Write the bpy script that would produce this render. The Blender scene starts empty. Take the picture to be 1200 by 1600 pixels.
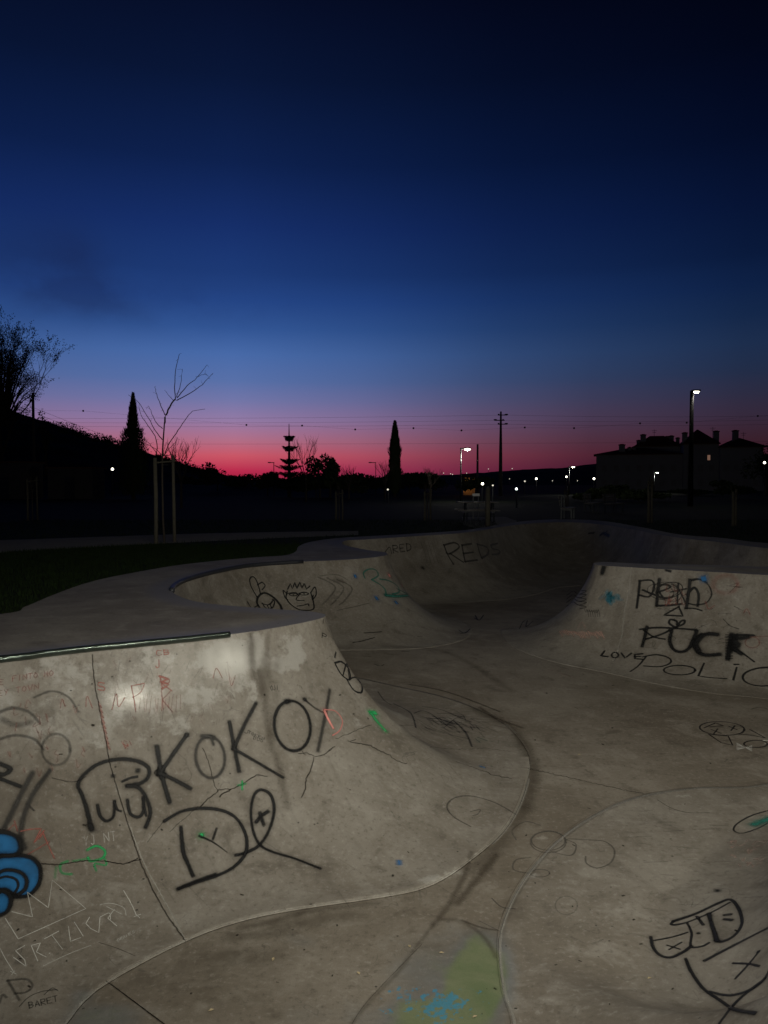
import bpy, bmesh, math, random
import numpy as np
from mathutils import Vector, Matrix, noise
from mathutils.bvhtree import BVHTree
from mathutils.geometry import delaunay_2d_cdt
random.seed(7); np.random.seed(7)
S = bpy.context.scene
COL = S.collection
R = math.radians
# ------------------------------------------------------------------ camera
F = 1202.0; CX, CY, HY = 600.0, 800.0, 755.0
CAMZ = 1.4
PITCH = math.atan((CY-HY)/F)
cd = bpy.data.cameras.new('camera'); cam = bpy.data.objects.new('camera', cd); COL.objects.link(cam)
cd.sensor_fit = 'VERTICAL'; cd.sensor_height = 24.0; cd.lens = 12.0*F/800.0
cd.clip_start = 0.05; cd.clip_end = 6000
cam.location = (0, 0, CAMZ); cam.rotation_euler = (R(90)-PITCH, 0, 0)
S.camera = cam
S.render.resolution_x = 768; S.render.resolution_y = 1024
S.view_settings.view_transform = 'Standard'; S.view_settings.look = 'None'
S.view_settings.exposure = 0.0; S.view_settings.gamma = 1.0
CAM = Vector((0, 0, CAMZ))
_fw = Vector((0, math.cos(PITCH), -math.sin(PITCH))); _up = Vector((0, math.sin(PITCH), math.cos(PITCH)))
def ray(px, py):
    return (Vector((1, 0, 0))*((px-CX)/F) + _up*(-(py-CY)/F) + _fw)
def at(px, py, Y):                      # the point seen at a pixel at distance Y
    d = ray(px, py); return CAM + d*(Y/d.y)
def on_z(px, py, z):
    d = ray(px, py); return CAM + d*((z-CAMZ)/d.z)
def srgb(r, g, b):
    f = lambda c: (c/255/12.92) if c/255 <= 0.04045 else ((c/255+0.055)/1.055)**2.4
    return (f(r), f(g), f(b), 1.0)

# ------------------------------------------------------------------ world: dusk sky
W = bpy.data.worlds.new('World'); S.world = W; W.use_nodes = True
nt = W.node_tree; nt.nodes.clear()
def wn(t, **k):
    n = nt.nodes.new(t)
    for a, b in k.items(): setattr(n, a, b)
    return n
def wl(a, b): nt.links.new(a, b)
def wmath(op, a, b=None, clamp=False):
    n = wn('ShaderNodeMath', operation=op); n.use_clamp = clamp
    for i, v in enumerate((a, b)):
        if v is None: continue
        if isinstance(v, (int, float)): n.inputs[i].default_value = v
        else: wl(v, n.inputs[i])
    return n.outputs[0]
tc = wn('ShaderNodeTexCoord'); nrm = wn('ShaderNodeVectorMath', operation='NORMALIZE'); wl(tc.outputs['Generated'], nrm.inputs[0])
sep = wn('ShaderNodeSeparateXYZ'); wl(nrm.outputs[0], sep.inputs[0])
el = wmath('MULTIPLY', wmath('ARCSINE', sep.outputs[2]), 57.29578)      # degrees above the horizon
el01 = wmath('DIVIDE', el, 40.0, True)
azn = wmath('MULTIPLY', wmath('ARCTAN2', sep.outputs[0], sep.outputs[1]), 57.29578)
off = wmath('ADD', azn, 11.0)
aoff = wmath('MAXIMUM', off, wmath('MULTIPLY', off, -.45))
SKY = [(0.0, (146, 26, 54)), (0.9, (186, 42, 76)), (2.0, (202, 86, 102)), (3.1, (178, 110, 134)), (4.5, (148, 122, 164)), (6.0, (114, 118, 168)), (7.4, (88, 112, 168)),
       (9.3, (72, 106, 168)), (11.1, (52, 88, 152)), (13, (38, 72, 138)), (14.9, (29, 58, 118)), (18, (22, 46, 104)), (22, (14, 33, 78)), (27, (9, 22, 54)), (32, (6, 13, 37)), (40, (2, 5, 20)), ]
def ramp(fac, stops):
    n = wn('ShaderNodeValToRGB'); e = n.color_ramp.elements
    while len(e) > 1: e.remove(e[-1])
    for i, (p, c) in enumerate(stops):
        if i == 0: e[0].position = p; x = e[0]
        else: x = e.new(p)
        x.color = c
    wl(fac, n.inputs[0]); return n.outputs[0]
skyc = ramp(el01, [(a/40, srgb(*c)) for a, c in SKY])
g1 = lambda p, v: (p/180, (v, v, v, 1))
azl = ramp(wmath('DIVIDE', aoff, 180.0, True), [g1(0, 1), g1(9, .76), g1(18, .34), g1(26, .14), g1(36, .07), g1(70, .035), g1(110, .02), g1(180, .02)])
azh = ramp(wmath('DIVIDE', aoff, 180.0, True), [g1(0, 1), g1(10, .78), g1(20, .50), g1(36, .24), g1(60, .10), g1(110, .05), g1(180, .04)])
hm = wmath('DIVIDE', el, 14.0, True)
mixa = wn('ShaderNodeMix', data_type='RGBA'); wl(hm, mixa.inputs[0]); wl(azl, mixa.inputs[6]); wl(azh, mixa.inputs[7])
lav = wn('ShaderNodeMix', data_type='RGBA'); wl(wmath('MULTIPLY', wmath('MULTIPLY', wmath('DIVIDE', aoff, 26.0, True), .55), wmath('SUBTRACT', 1.0, wmath('DIVIDE', el, 8.0, True))), lav.inputs[0]); wl(skyc, lav.inputs[6]); lav.inputs[7].default_value = srgb(124, 92, 136)
mul = wn('ShaderNodeMix', data_type='RGBA', blend_type='MULTIPLY'); mul.inputs[0].default_value = 1; wl(lav.outputs[2], mul.inputs[6]); wl(mixa.outputs[2], mul.inputs[7])
# two smudges of thin dark cloud in the west
ns = wn('ShaderNodeTexNoise'); ns.inputs['Scale'].default_value = 9; ns.inputs['Detail'].default_value = 5; ns.inputs['Roughness'].default_value = .55
mp = wn('ShaderNodeMapping'); mp.inputs['Scale'].default_value = (1, 1, 1.7); wl(nrm.outputs[0], mp.inputs[0]); wl(mp.outputs[0], ns.inputs['Vector'])
def bump2(az0, el0, wa, we):
    a = wmath('POWER', wmath('DIVIDE', wmath('SUBTRACT', azn, az0), wa), 2)
    b = wmath('POWER', wmath('DIVIDE', wmath('SUBTRACT', el, el0), we), 2)
    return wmath('EXPONENT', wmath('MULTIPLY', wmath('ADD', a, b), -1.0))
cl = wmath('ADD', wmath('ADD', wmath('MULTIPLY', bump2(-21.3, 14.8, 3.0, 2.6), 1.1), wmath('MULTIPLY', bump2(-16.5, 12.6, 9.0, 1.8), .95)), wmath('MULTIPLY', bump2(-25.5, 13.5, 4.2, 2.8), .95))
cl = wmath('MULTIPLY', cl, wmath('MULTIPLY', wmath('SUBTRACT', ns.outputs[0], .18), 1.7), True)
cmix = wn('ShaderNodeMix', data_type='RGBA'); wl(wmath('MULTIPLY', cl, .52), cmix.inputs[0]); wl(mul.outputs[2], cmix.inputs[6]); cmix.inputs[7].default_value = srgb(24, 36, 76)
bg = wn('ShaderNodeBackground'); wl(cmix.outputs[2], bg.inputs[0]); bg.inputs[1].default_value = 1.0
wo = wn('ShaderNodeOutputWorld'); wl(bg.outputs[0], wo.inputs[0])

# ------------------------------------------------------------------ key light: the phone's own torch beside the lens; a park lamp behind it is built further down
ld = bpy.data.lights.new('torch_light', 'SPOT'); lo = bpy.data.objects.new('torch_light', ld); COL.objects.link(lo)
ld.energy = 1180; ld.color = (1.0, 0.965, 0.83); ld.spot_size = R(108); ld.spot_blend = 1.0; ld.shadow_soft_size = 0.03
lo.location = (0.10, -0.05, CAMZ+0.15)
lo.rotation_euler = (R(90)-R(1), 0, -R(3))
PARK_LAMP = 1240; LAMP_AT = (2.6, .6, 6.1); PARK_LAMP2 = 540; LAMP2_AT = (5.9, 2.7, 5.5)

# ------------------------------------------------------------------ materials
class NB:
    def __init__(s, name):
        s.m = bpy.data.materials.new(name); s.m.use_nodes = True; s.t = s.m.node_tree; s.t.nodes.clear()
        s.o = s.n('ShaderNodeOutputMaterial'); s.b = s.n('ShaderNodeBsdfPrincipled'); s.l(s.b.outputs[0], s.o.inputs[0])
    def n(s, t, **k):
        x = s.t.nodes.new(t)
        for a, b in k.items(): setattr(x, a, b)
        return x
    def l(s, a, b): s.t.links.new(a, b)
    def put(s, v, inp):
        if isinstance(v, bpy.types.NodeSocket): s.l(v, inp)
        else: inp.default_value = v
    def math(s, op, a, b=0.0, clamp=False):
        x = s.n('ShaderNodeMath', operation=op); x.use_clamp = clamp; s.put(a, x.inputs[0]); s.put(b, x.inputs[1]); return x.outputs[0]
    def noise(s, vec, scale, detail=6, rough=.55, dist=0, out=0):
        x = s.n('ShaderNodeTexNoise'); s.put(vec, x.inputs['Vector']); x.inputs['Scale'].default_value = scale
        x.inputs['Detail'].default_value = detail; x.inputs['Roughness'].default_value = rough; x.inputs['Distortion'].default_value = dist
        return x.outputs[out]
    def map(s, vec, sc=(1, 1, 1), loc=(0, 0, 0)):
        x = s.n('ShaderNodeMapping'); s.put(vec, x.inputs[0]); x.inputs['Scale'].default_value = sc; x.inputs['Location'].default_value = loc; return x.outputs[0]
    def mix(s, f, a, b, mode='MIX'):
        x = s.n('ShaderNodeMix', data_type='RGBA', blend_type=mode); s.put(f, x.inputs[0]); s.put(a, x.inputs[6]); s.put(b, x.inputs[7]); return x.outputs[2]
    def step(s, v, a, b):                # smoothstep a..b
        x = s.n('ShaderNodeMapRange', interpolation_type='SMOOTHSTEP'); s.put(v, x.inputs[0]); x.inputs[1].default_value = a; x.inputs[2].default_value = b; return x.outputs[0]
    def bump(s, h, st, d):
        x = s.n('ShaderNodeBump'); x.inputs['Strength'].default_value = st; x.inputs['Distance'].default_value = d; s.put(h, x.inputs['Height']); return x.outputs[0]
def c4(*c): return (c[0], c[1], c[2], 1.0)
def simple(name, col, rough=.7, metal=0, var=.25, scale=8, bump=.2):
    k = NB(name); k.b.inputs['Specular IOR Level'].default_value = .5 if rough < .75 else .05; co = k.n('ShaderNodeTexCoord').outputs['Object']; f = k.noise(co, scale, 5)
    d = tuple(v*(1-var) for v in col); b = tuple(v*(1+var) for v in col)
    k.put(k.mix(f, c4(*d), c4(*b)), k.b.inputs['Base Color']); k.b.inputs['Roughness'].default_value = rough; k.b.inputs['Metallic'].default_value = metal
    k.put(k.bump(f, bump, .02), k.b.inputs['Normal']); return k.m
def emis(name, col, st):
    k = NB(name); k.b.inputs['Base Color'].default_value = c4(*col); k.b.inputs['Emission Color'].default_value = c4(*col); k.b.inputs['Emission Strength'].default_value = st
    return k.m
def concrete(name, tone=1.0, tint=(1, 1, 1)):
    k = NB(name); g = k.n('ShaderNodeNewGeometry').outputs['Position']
    A = k.n('ShaderNodeAttribute', attribute_name='wear_highlight'); B = k.n('ShaderNodeAttribute', attribute_name='paint'); U = k.n('ShaderNodeUVMap').outputs[0]
    sa = k.n('ShaderNodeSeparateColor'); k.l(A.outputs['Color'], sa.inputs[0]); sb = k.n('ShaderNodeSeparateColor'); k.l(B.outputs['Color'], sb.inputs[0])
    pale, dark, gloss = sa.outputs; green, blue, rim = sb.outputs
    T = lambda r, gg, b: c4(r*tone*tint[0], gg*tone*tint[1], b*tone*tint[2])
    big = k.noise(g, .55, 5, .6, .3); mid = k.noise(g, 3.2, 8, .62, .4); fine = k.noise(g, 26, 8, .65); grit = k.noise(g, 170, 3, .6)
    c = k.mix(k.step(big, .36, .64), T(.205, .178, .148), T(.295, .268, .235))
    c = k.mix(k.math('MULTIPLY', k.step(mid, .50, .68), .55), c, T(.375, .350, .315))
    c = k.mix(k.math('MULTIPLY', k.step(mid, .47, .30), .75), c, T(.150, .130, .108))
    c = k.mix(k.math('MULTIPLY', k.step(fine, .53, .70), .50), c, T(.42, .40, .37))
    c = k.mix(k.math('MULTIPLY', k.step(fine, .47, .30), .60), c, T(.12, .104, .088))
    # trowel and board marks, long and faint; run-off streaks down the wall (uv: along, down)
    st = k.noise(k.map(U, (2.2, .35, 1)), 3.0, 6, .6); c = k.mix(k.math('MULTIPLY', k.step(st, .52, .70), .30), c, T(.13, .115, .098))
    tw = k.noise(k.map(g, (.6, 3.5, 3.5)), 4.0, 5, .6); c = k.mix(k.math('MULTIPLY', k.step(tw, .55, .72), .22), c, T(.40, .375, .345))
    # wheel scuffs: thin arcs from distorted noise isolines
    sc = k.noise(k.map(g, (1, 1, 1), (5, 2, 1)), 1.5, 3, .5, 1.5); iso = k.math('ABSOLUTE', k.math('SUBTRACT', sc, .5)); br = k.noise(g, 2.3, 3)
    c = k.mix(k.math('MULTIPLY', k.math('MULTIPLY', k.step(iso, .006, .0), k.step(br, .52, .62)), .5), c, T(.10, .09, .08))
    # attributes: pale worn render with painted highlights, dark dirt, paint
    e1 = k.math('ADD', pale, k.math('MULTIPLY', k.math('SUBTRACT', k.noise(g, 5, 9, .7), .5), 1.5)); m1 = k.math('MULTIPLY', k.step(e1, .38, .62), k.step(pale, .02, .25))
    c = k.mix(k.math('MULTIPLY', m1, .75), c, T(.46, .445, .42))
    e2 = k.math('ADD', dark, k.math('MULTIPLY', k.math('SUBTRACT', k.noise(g, 7, 8, .65), .5), .9)); m2 = k.math('MULTIPLY', k.step(e2, .18, .85), k.step(dark, .01, .2))
    c = k.mix(k.math('MULTIPLY', m2, .72), c, T(.088, .072, .054))
    c = k.mix(k.math('MULTIPLY', k.step(rim, .1, .9), .8), c, T(.20, .195, .235))
    e3 = k.math('ADD', green, k.math('MULTIPLY', k.math('SUBTRACT', k.noise(g, 4, 8, .6), .5), .7)); m3 = k.math('MULTIPLY', k.step(e3, .30, .62), k.step(green, .02, .2))
    c = k.mix(k.math('MULTIPLY', k.step(k.math('ADD', green, k.math('MULTIPLY', k.math('SUBTRACT', mid, .5), .5)), .06, .42), .62), c, T(.17, .19, .21)); c = k.mix(k.math('MULTIPLY', m3, .66), c, k.mix(k.step(mid, .35, .6), c4(.13, .19, .062), c4(.19, .23, .10)))
    e4 = k.math('ADD', blue, k.math('MULTIPLY', k.math('SUBTRACT', k.noise(g, 17, 8, .75), .5), 2.0)); m4 = k.math('MULTIPLY', k.step(e4, .52, .60), k.step(blue, .02, .2))
    c = k.mix(k.math('MULTIPLY', m4, .72), c, c4(.03, .25, .42))
    # pits and specks
    v = k.n('ShaderNodeTexVoronoi'); k.l(g, v.inputs['Vector']); v.inputs['Scale'].default_value = 9; pit = k.math('MULTIPLY', k.step(v.outputs['Distance'], .085, .05), k.step(k.noise(g, 1.7, 2), .5, .6))
    c = k.mix(k.math('MULTIPLY', pit, .75), c, T(.05, .045, .04))
    c = k.mix(k.math('MULTIPLY', k.math('SUBTRACT', 1, grit), .75), c, k.mix(.5, c, c4(0, 0, 0)))
    k.put(c, k.b.inputs['Base Color'])
    ro = k.math('SUBTRACT', k.math('ADD', .60, k.math('MULTIPLY', fine, .28)), k.math('MULTIPLY', gloss, .43)); k.put(ro, k.b.inputs['Roughness'])
    h = k.math('ADD', k.math('MULTIPLY', grit, .12), k.math('ADD', k.math('MULTIPLY', fine, .5), k.math('MULTIPLY', mid, 1.0)))
    h = k.math('MULTIPLY', k.math('SUBTRACT', h, k.math('MULTIPLY', pit, .8)), k.math('SUBTRACT', 1.0, k.math('MULTIPLY', gloss, .85))); k.put(k.bump(h, .55, .012), k.b.inputs['Normal'])
    k.put(k.math('ADD', .35, k.math('MULTIPLY', gloss, .6)), k.b.inputs['Specular IOR Level'])
    return k.m
def spray(name, col, rough=.55, soft=.55, spec=.3, ragged=.5):
    k = NB(name); g = k.n('ShaderNodeNewGeometry').outputs['Position']; U = k.n('ShaderNodeUVMap').outputs[0]
    su = k.n('ShaderNodeSeparateXYZ'); k.l(U, su.inputs[0]); v = k.math('ABSOLUTE', k.math('SUBTRACT', k.math('MULTIPLY', su.outputs[1], 2), 1))
    dn = k.n('ShaderNodeAttribute', attribute_name='dens').outputs['Fac']
    n1 = k.noise(g, 45, 5, .7); n2 = k.noise(g, 9, 5, .6)
    edge = k.math('ADD', v, k.math('MULTIPLY', k.math('SUBTRACT', n1, .5), ragged))
    a = k.step(edge, 1.0, 1.0-soft)
    a = k.math('MULTIPLY', a, k.math('MULTIPLY', dn, k.math('ADD', .56, k.math('MULTIPLY', n2, .78))), True)
    tr = k.n('ShaderNodeBsdfTransparent'); mx = k.n('ShaderNodeMixShader'); k.l(a, mx.inputs[0]); k.l(tr.outputs[0], mx.inputs[1]); k.l(k.b.outputs[0], mx.inputs[2]); k.l(mx.outputs[0], k.o.inputs[0])
    k.put(k.mix(n2, c4(*[c*.8 for c in col]), c4(*[min(1, c*1.25) for c in col])), k.b.inputs['Base Color']); k.b.inputs['Roughness'].default_value = rough; k.b.inputs['Specular IOR Level'].default_value = spec
    return k.m
M = dict(
    concrete=concrete('concrete', .92), deckc=concrete('deck_concrete', .80, (1, 1, .99)), floorc=concrete('floor_concrete', .82, (1.02, .99, .95)),
    pathc=simple('path_paving', (.20, .185, .155), .95, 0, .25, 3),
    black=spray('black_spray_paint', (.012, .012, .013), soft=.8), soft=spray('faded_black_paint', (.045, .042, .04), soft=.9), red=spray('red_marker', (.34, .12, .10), soft=1.0, ragged=1.3),
    pink=spray('pink_paint', (.62, .24, .22), soft=.6), salmon=spray('salmon_chalk', (.50, .33, .28), soft=1.0, ragged=.9), green=spray('green_spray_paint', (.03, .36, .12), soft=.7), blue=spray('blue_spray_paint', (.02, .135, .34), soft=.3, ragged=.1),
    white=spray('white_chalk', (.52, .51, .48), soft=.8, ragged=.7), teal=spray('teal_spray_paint', (.02, .16, .13), soft=.9), grey=spray('scuffed_grey_wear', (.10, .092, .082), soft=1.0),
    crack=spray('crack_dark_brown', (.020, .016, .013), rough=.9, soft=.7, spec=0, ragged=.9), seam=spray('joint_filler', (.40, .385, .355), rough=.85, soft=.9, spec=.1, ragged=.9), dirt=spray('brown_dirt', (.075, .06, .045), rough=.9, soft=1.0, spec=.1, ragged=.8),  # crack: dark brown colour of cracks, joints and pits
    skyblue=spray('light_blue_spray_paint', (.06, .26, .36), soft=1.0, ragged=1.2),
    pipe=simple('green_painted_steel', (.10, .125, .11), .22, .85, .6, 14), pipe2=simple('dark_painted_steel', (.03, .032, .04), .5, .3, .4, 12),
    bark=simple('bark', (.06, .05, .042), .9, 0, .4, 20, .6), stake=simple('weathered_stake_wood', (.095, .088, .07), .85, 0, .3, 10, .5), leaf=simple('leaf', (.045, .06, .028), .8, 0, .4, 3),
    grass=simple('grass', (.011, .019, .006), .9, 0, .5, 3), soil=simple('soil_and_grass', (.011, .014, .006), .95, 0, .6, 1.2, .8), hill=simple('hill_scrub', (.012, .014, .009), .95, 0, .5, .05),
    blackm=simple('matt_black_pole', (.006, .006, .007), .95, 0, .2, 6), drylf=simple('dry_leaf', (.34, .28, .18), .9), metal=simple('dark_lamp_metal', (.05, .055, .06), .5, .5, .2, 6), wood=simple('bench_wood', (.12, .11, .10), .7, 0, .3, 9), wire=simple('black_cable', (.02, .02, .022), .6), polewood=simple('pole_concrete', (.10, .095, .09), .85),
    shedw=simple('dull_shed_wall', (.10, .095, .09), .9, 0, .2, 2), darkwood=simple('darker_stake_wood', (.085, .078, .06), .85, 0, .3, 10, .4), wallp=simple('pale_plaster', (.27, .265, .26), .9, 0, .12, .6), roof=simple('clay_roof_tile', (.16, .075, .05), .9, 0, .3, 3), glass=simple('dark_window_glass', (.02, .022, .026), .15), whitep=simple('white_painted_board', (.75, .75, .73), .5, 0, .05, 3),
    lamp=emis('lamp_glow', (1.0, .93, .74), 7), lampc=emis('cool_lamp_glow', (.86, 1.0, .93), 5), lampo=emis('sodium_window_glow', (1.0, .26, .03), .55), shutter=simple('pale_shutter', (.24, .23, .22), .8), win=emis('lit_window', (1.0, .55, .38), .14), lampfar=emis('far_lamp_glow', (1.0, .93, .76), .8))

# ------------------------------------------------------------------ helpers
def link(name, me, parent=None):
    o = bpy.data.objects.new(name, me); COL.objects.link(o)
    if parent: o.parent = parent; o.matrix_parent_inverse = parent.matrix_world.inverted() if False else Matrix.Identity(4)
    return o
def tag(o, label=None, cat=None, group=None, kind=None):
    if label: o['label'] = label
    if cat: o['category'] = cat
    if group: o['group'] = group
    if kind: o['kind'] = kind
    return o
def thing(name, label, cat, loc=(0, 0, 0), rz=0, group=None):
    o = link(name, None); o.location = loc; o.rotation_euler = (0, 0, rz); return tag(o, label, cat, group)
class MB:
    def __init__(s): s.v = []; s.f = []
    def box(s, a, b):
        x0, y0, z0 = a; x1, y1, z1 = b; n = len(s.v)
        s.v += [(x0, y0, z0), (x1, y0, z0), (x1, y1, z0), (x0, y1, z0), (x0, y0, z1), (x1, y0, z1), (x1, y1, z1), (x0, y1, z1)]
        s.f += [tuple(n+i for i in q) for q in ((3, 2, 1, 0), (4, 5, 6, 7), (0, 1, 5, 4), (1, 2, 6, 5), (2, 3, 7, 6), (3, 0, 4, 7))]; return s
    def tube(s, pts, rad, k=8, cap=True):
        pts = [Vector(p) for p in pts]; n0 = len(s.v); m = len(pts)
        if not isinstance(rad, (list, tuple)): rad = [rad]*m
        for i, p in enumerate(pts):
            t = (pts[min(i+1, m-1)]-pts[max(i-1, 0)])
            t = t.normalized() if t.length > 1e-9 else Vector((0, 0, 1))
            a = t.cross(Vector((0, 0, 1)) if abs(t.z) < .9 else Vector((1, 0, 0))).normalized(); b = t.cross(a)
            for j in range(k):
                w = 2*math.pi*j/k; s.v.append(tuple(p + a*(math.cos(w)*rad[i]) + b*(math.sin(w)*rad[i])))
        for i in range(m-1):
            for j in range(k):
                q = n0+i*k; s.f.append((q+j, q+(j+1) % k, q+k+(j+1) % k, q+k+j))
        if cap and k > 2: s.f += [tuple(n0+j for j in reversed(range(k))), tuple(n0+(m-1)*k+j for j in range(k))]
        return s
    def quad(s, *p): n = len(s.v); s.v += [tuple(q) for q in p]; s.f.append(tuple(range(n, n+len(p)))); return s
    def ball(s, c, r, sc=(1, 1, 1), nu=10, nv=6):
        n0 = len(s.v)
        for i in range(nv+1):
            th = math.pi*i/nv
            for j in range(nu):
                ph = 2*math.pi*j/nu; s.v.append((c[0]+r*sc[0]*math.sin(th)*math.cos(ph), c[1]+r*sc[1]*math.sin(th)*math.sin(ph), c[2]+r*sc[2]*math.cos(th)))
        for i in range(nv):
            for j in range(nu): s.f.append((n0+i*nu+j, n0+(i+1)*nu+j, n0+(i+1)*nu+(j+1) % nu, n0+i*nu+(j+1) % nu))
        return s
    def build(s, name, mat, parent=None, smooth=False):
        me = bpy.data.meshes.new(name); me.from_pydata(s.v, [], s.f); me.materials.append(mat)
        if smooth: me.polygons.foreach_set('use_smooth', [True]*len(me.polygons))
        me.update(); return link(name, me, parent)
def attr(me, name, arr):                 # colour attribute, rgb in 0..1 per vertex
    a = me.color_attributes.new(name, 'FLOAT_COLOR', 'POINT'); d = np.ones((len(me.vertices), 4), np.float32); d[:, :3] = arr; a.data.foreach_set('color', d.ravel())
def project(P):                          # world points (n,3) -> pixels in the 1200x1600 frame
    P = np.asarray(P, float) - np.array([0, 0, CAMZ]); fw = np.array(_fw); up = np.array(_up); d = P@fw; d = np.where(d < .2, .2, d)
    return CX + F*P[:, 0]/d, CY - F*(P@up)/d, d

# ------------------------------------------------------------------ the bowl
def lift(x, y):                            # the near walls end in a small step, the far ones run out smoothly
    return np.where((y < 9.0), .006, .0012)
FC = [(-1.5, 4.0, -1.6), (1.0, 5.0, -1.6), (-3.5, 3.5, -1.6), (1.6, 8.0, -1.52), (3.5, 8.8, -1.5), (5.2, 8.9, -1.5), (.4, 10.2, -1.27), (-.9, 11.0, -1.08), (.3, 12.0, -1.12), (2.0, 11.5, -1.33), (1.9, 13.6, -1.3),
      (3.0, 10.6, -1.42), (1.6, 16.5, -1.45), (3.5, 17.5, -1.5), (5.5, 17.0, -1.5), (3.5, 20, -1.5), (5.5, 21, -1.5), (.5, 1, -1.6), (-4, 9, -1.2), (7, 13, -1.5)]
FCa = np.array(FC)
def floorz(x, y):
    x = np.asarray(x, float); y = np.asarray(y, float)
    d2 = (x[..., None]-FCa[:, 0])**2 + (y[..., None]-FCa[:, 1])**2; w = np.exp(-d2/(2*1.7**2)) + 1e-5/(1+d2)
    return (w*FCa[:, 2]).sum(-1)/w.sum(-1)
def lp(px, py): p = on_z(px, py, 0.0); return (p.x, p.y)
def bp(px, py):
    z = -1.5
    for _ in range(30): p = on_z(px, py, z); z = float(floorz(p.x, p.y))
    return (p.x, p.y)
PAIRS = [
 (lp(0, 1031), bp(35, 1650)), (lp(70, 1022), bp(150, 1548)), (lp(150, 1013), bp(290, 1471)), (lp(255, 1003), bp(390, 1436)), (lp(358, 992), bp(500, 1416)), (lp(415, 984), bp(585, 1404)), (lp(455, 977), bp(668, 1386)), (lp(485, 971), bp(735, 1345)),
 (lp(500, 967), bp(795, 1288)), (lp(507, 964), bp(824, 1220)), (lp(508, 961), bp(823, 1172)), (lp(503, 959), bp(780, 1125)), (lp(492, 957), bp(705, 1092)), (lp(473, 955), bp(620, 1072)), (lp(427, 952), (-.45, 10.35)), (lp(373, 948), (-.85, 10.45)), (lp(323, 943), (-1.15, 10.55)), (lp(290, 936), (-1.4, 10.7)), (lp(268, 924), (-1.5, 10.95)),
 (lp(276, 913), (-1.5, 11.15)), (lp(300, 903), (-1.4, 11.35)), (lp(340, 893), (-1.2, 11.55)), (lp(390, 884), (-.85, 11.75)), (lp(473, 878), (-.25, 11.9)), (lp(540, 875), (.45, 12.1)), (lp(585, 871), (1.0, 12.5)),
 (lp(603, 868), (1.4, 13.1)), (lp(605, 865.5), (1.6, 13.9)), (lp(600, 863), (1.65, 14.8)), (lp(585, 861), (1.5, 16.0)), (lp(560, 857), (1.2, 17.0)), (lp(536, 851), (.95, 17.7)), (lp(540, 845), (1.0, 18.1)), (lp(573, 843), (1.3, 18.3)), (lp(647, 838), (2.1, 18.6)),
 (lp(730, 832), (3.1, 19.1)), (lp(787, 823), (4.0, 20.0)), (lp(830, 818), (4.8, 21.2)), (lp(880, 816), (5.5, 21.6)), (lp(933, 819), (5.9, 21.2)), (lp(987, 827), (5.95, 20.2)), (lp(1021, 834), (5.9, 19.2)), (lp(1065, 841), (5.9, 18.2)), (lp(1120, 847), (6.1, 17.4)), (lp(1200, 857), (6.5, 16.6)),
 ((9.3, 15.0), (7.0, 15.8)), ((9.4, 13.6), (7.0, 15.2)), ((8.6, 12.9), (6.8, 14.9)), ((7.5, 12.9), (6.3, 14.8)), (lp(1200, 886), (5.9, 14.8)), (lp(1100, 883), (5.0, 15.1)), (lp(1000, 881), (4.1, 15.3)), (lp(948, 878.5), (3.2, 15.2)),
 (lp(930, 879.5), (2.6, 14.6)), (lp(928, 881), bp(783, 985)), (lp(932, 883), bp(800, 1010)), (lp(945, 884.5), bp(860, 1033)), (lp(990, 887), bp(950, 1052)), (lp(1042, 890), bp(1030, 1070)), (lp(1130, 895), bp(1115, 1084)), (lp(1200, 899), bp(1195, 1092)),
 ((7.3, 11.0), (5.7, 9.5)), ((8.2, 9.8), (6.1, 9.2)), ((8.5, 8.5), (6.2, 8.8)), ((7.9, 7.3), (5.9, 8.4)), ((6.4, 6.5), (5.0, 8.1)), ((4.7, 6.0), bp(1200, 1225)), ((3.6, 5.5), bp(1080, 1232)), ((3.0, 4.9), bp(980, 1250)), ((2.65, 4.3), bp(890, 1298)), ((2.4, 3.7), bp(825, 1365)),
 ((2.15, 3.1), bp(783, 1450)), ((1.85, 2.5), bp(785, 1540)), ((1.4, 1.9), bp(800, 1620)), ((.6, 1.3), (.35, 3.5)), ((-.6, .95), (-.3, 3.15)), ((-1.9, .9), (-1.5, 3.05)), ((-3.3, 1.2), (-2.6, 3.2)), ((-4.7, 2.0), (-3.3, 3.4)), ((-5.4, 3.2), (-3.5, 3.65)), ((-5.2, 4.4), (-3.3, 3.9)), ((-4.4, 5.3), (-2.9, 4.0)),
]
def cr(p0, p1, p2, p3, t):
    return tuple(.5*((2*b)+(-a+c)*t+(2*a-5*b+4*c-d)*t*t+(-a+3*b-3*c+d)*t**3) for a, b, c, d in zip(p0, p1, p2, p3))
Lc, Bc = [], []; n = len(PAIRS)
for i in range(n):
    q = [PAIRS[(i+j-1) % n] for j in range(4)]
    dl = math.dist(q[1][0], q[2][0]); db = math.dist(q[1][1], q[2][1]); m = max(2, int(math.ceil(max(dl, db)/(.04 if q[1][0][1] < 13 else .07))))
    for j in range(m):
        t = j/m; Lc.append(cr(*[a[0] for a in q], t)); Bc.append(cr(*[a[1] for a in q], t))
Lc = np.array(Lc); Bc = np.array(Bc)
for _ in range(3): Bc = .5*Bc + .25*np.roll(Bc, 1, 0) + .25*np.roll(Bc, -1, 0)
Lc = Lc + np.array([[noise.noise(Vector((a*9, b*9, 1)))*.007+noise.noise(Vector((a*30, b*30, 1)))*.003, noise.noise(Vector((a*9, b*9, 7)))*.007+noise.noise(Vector((a*30, b*30, 7)))*.003] for a, b in Lc])   # chipped, hand-cut lip
NS = len(Lc); NV = 54
tt = (np.arange(NV+1)/NV)**1.25; aa = .93
pu = (1-np.sqrt(1-(aa*(1-tt))**2))/(1-math.sqrt(1-aa*aa))
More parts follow.
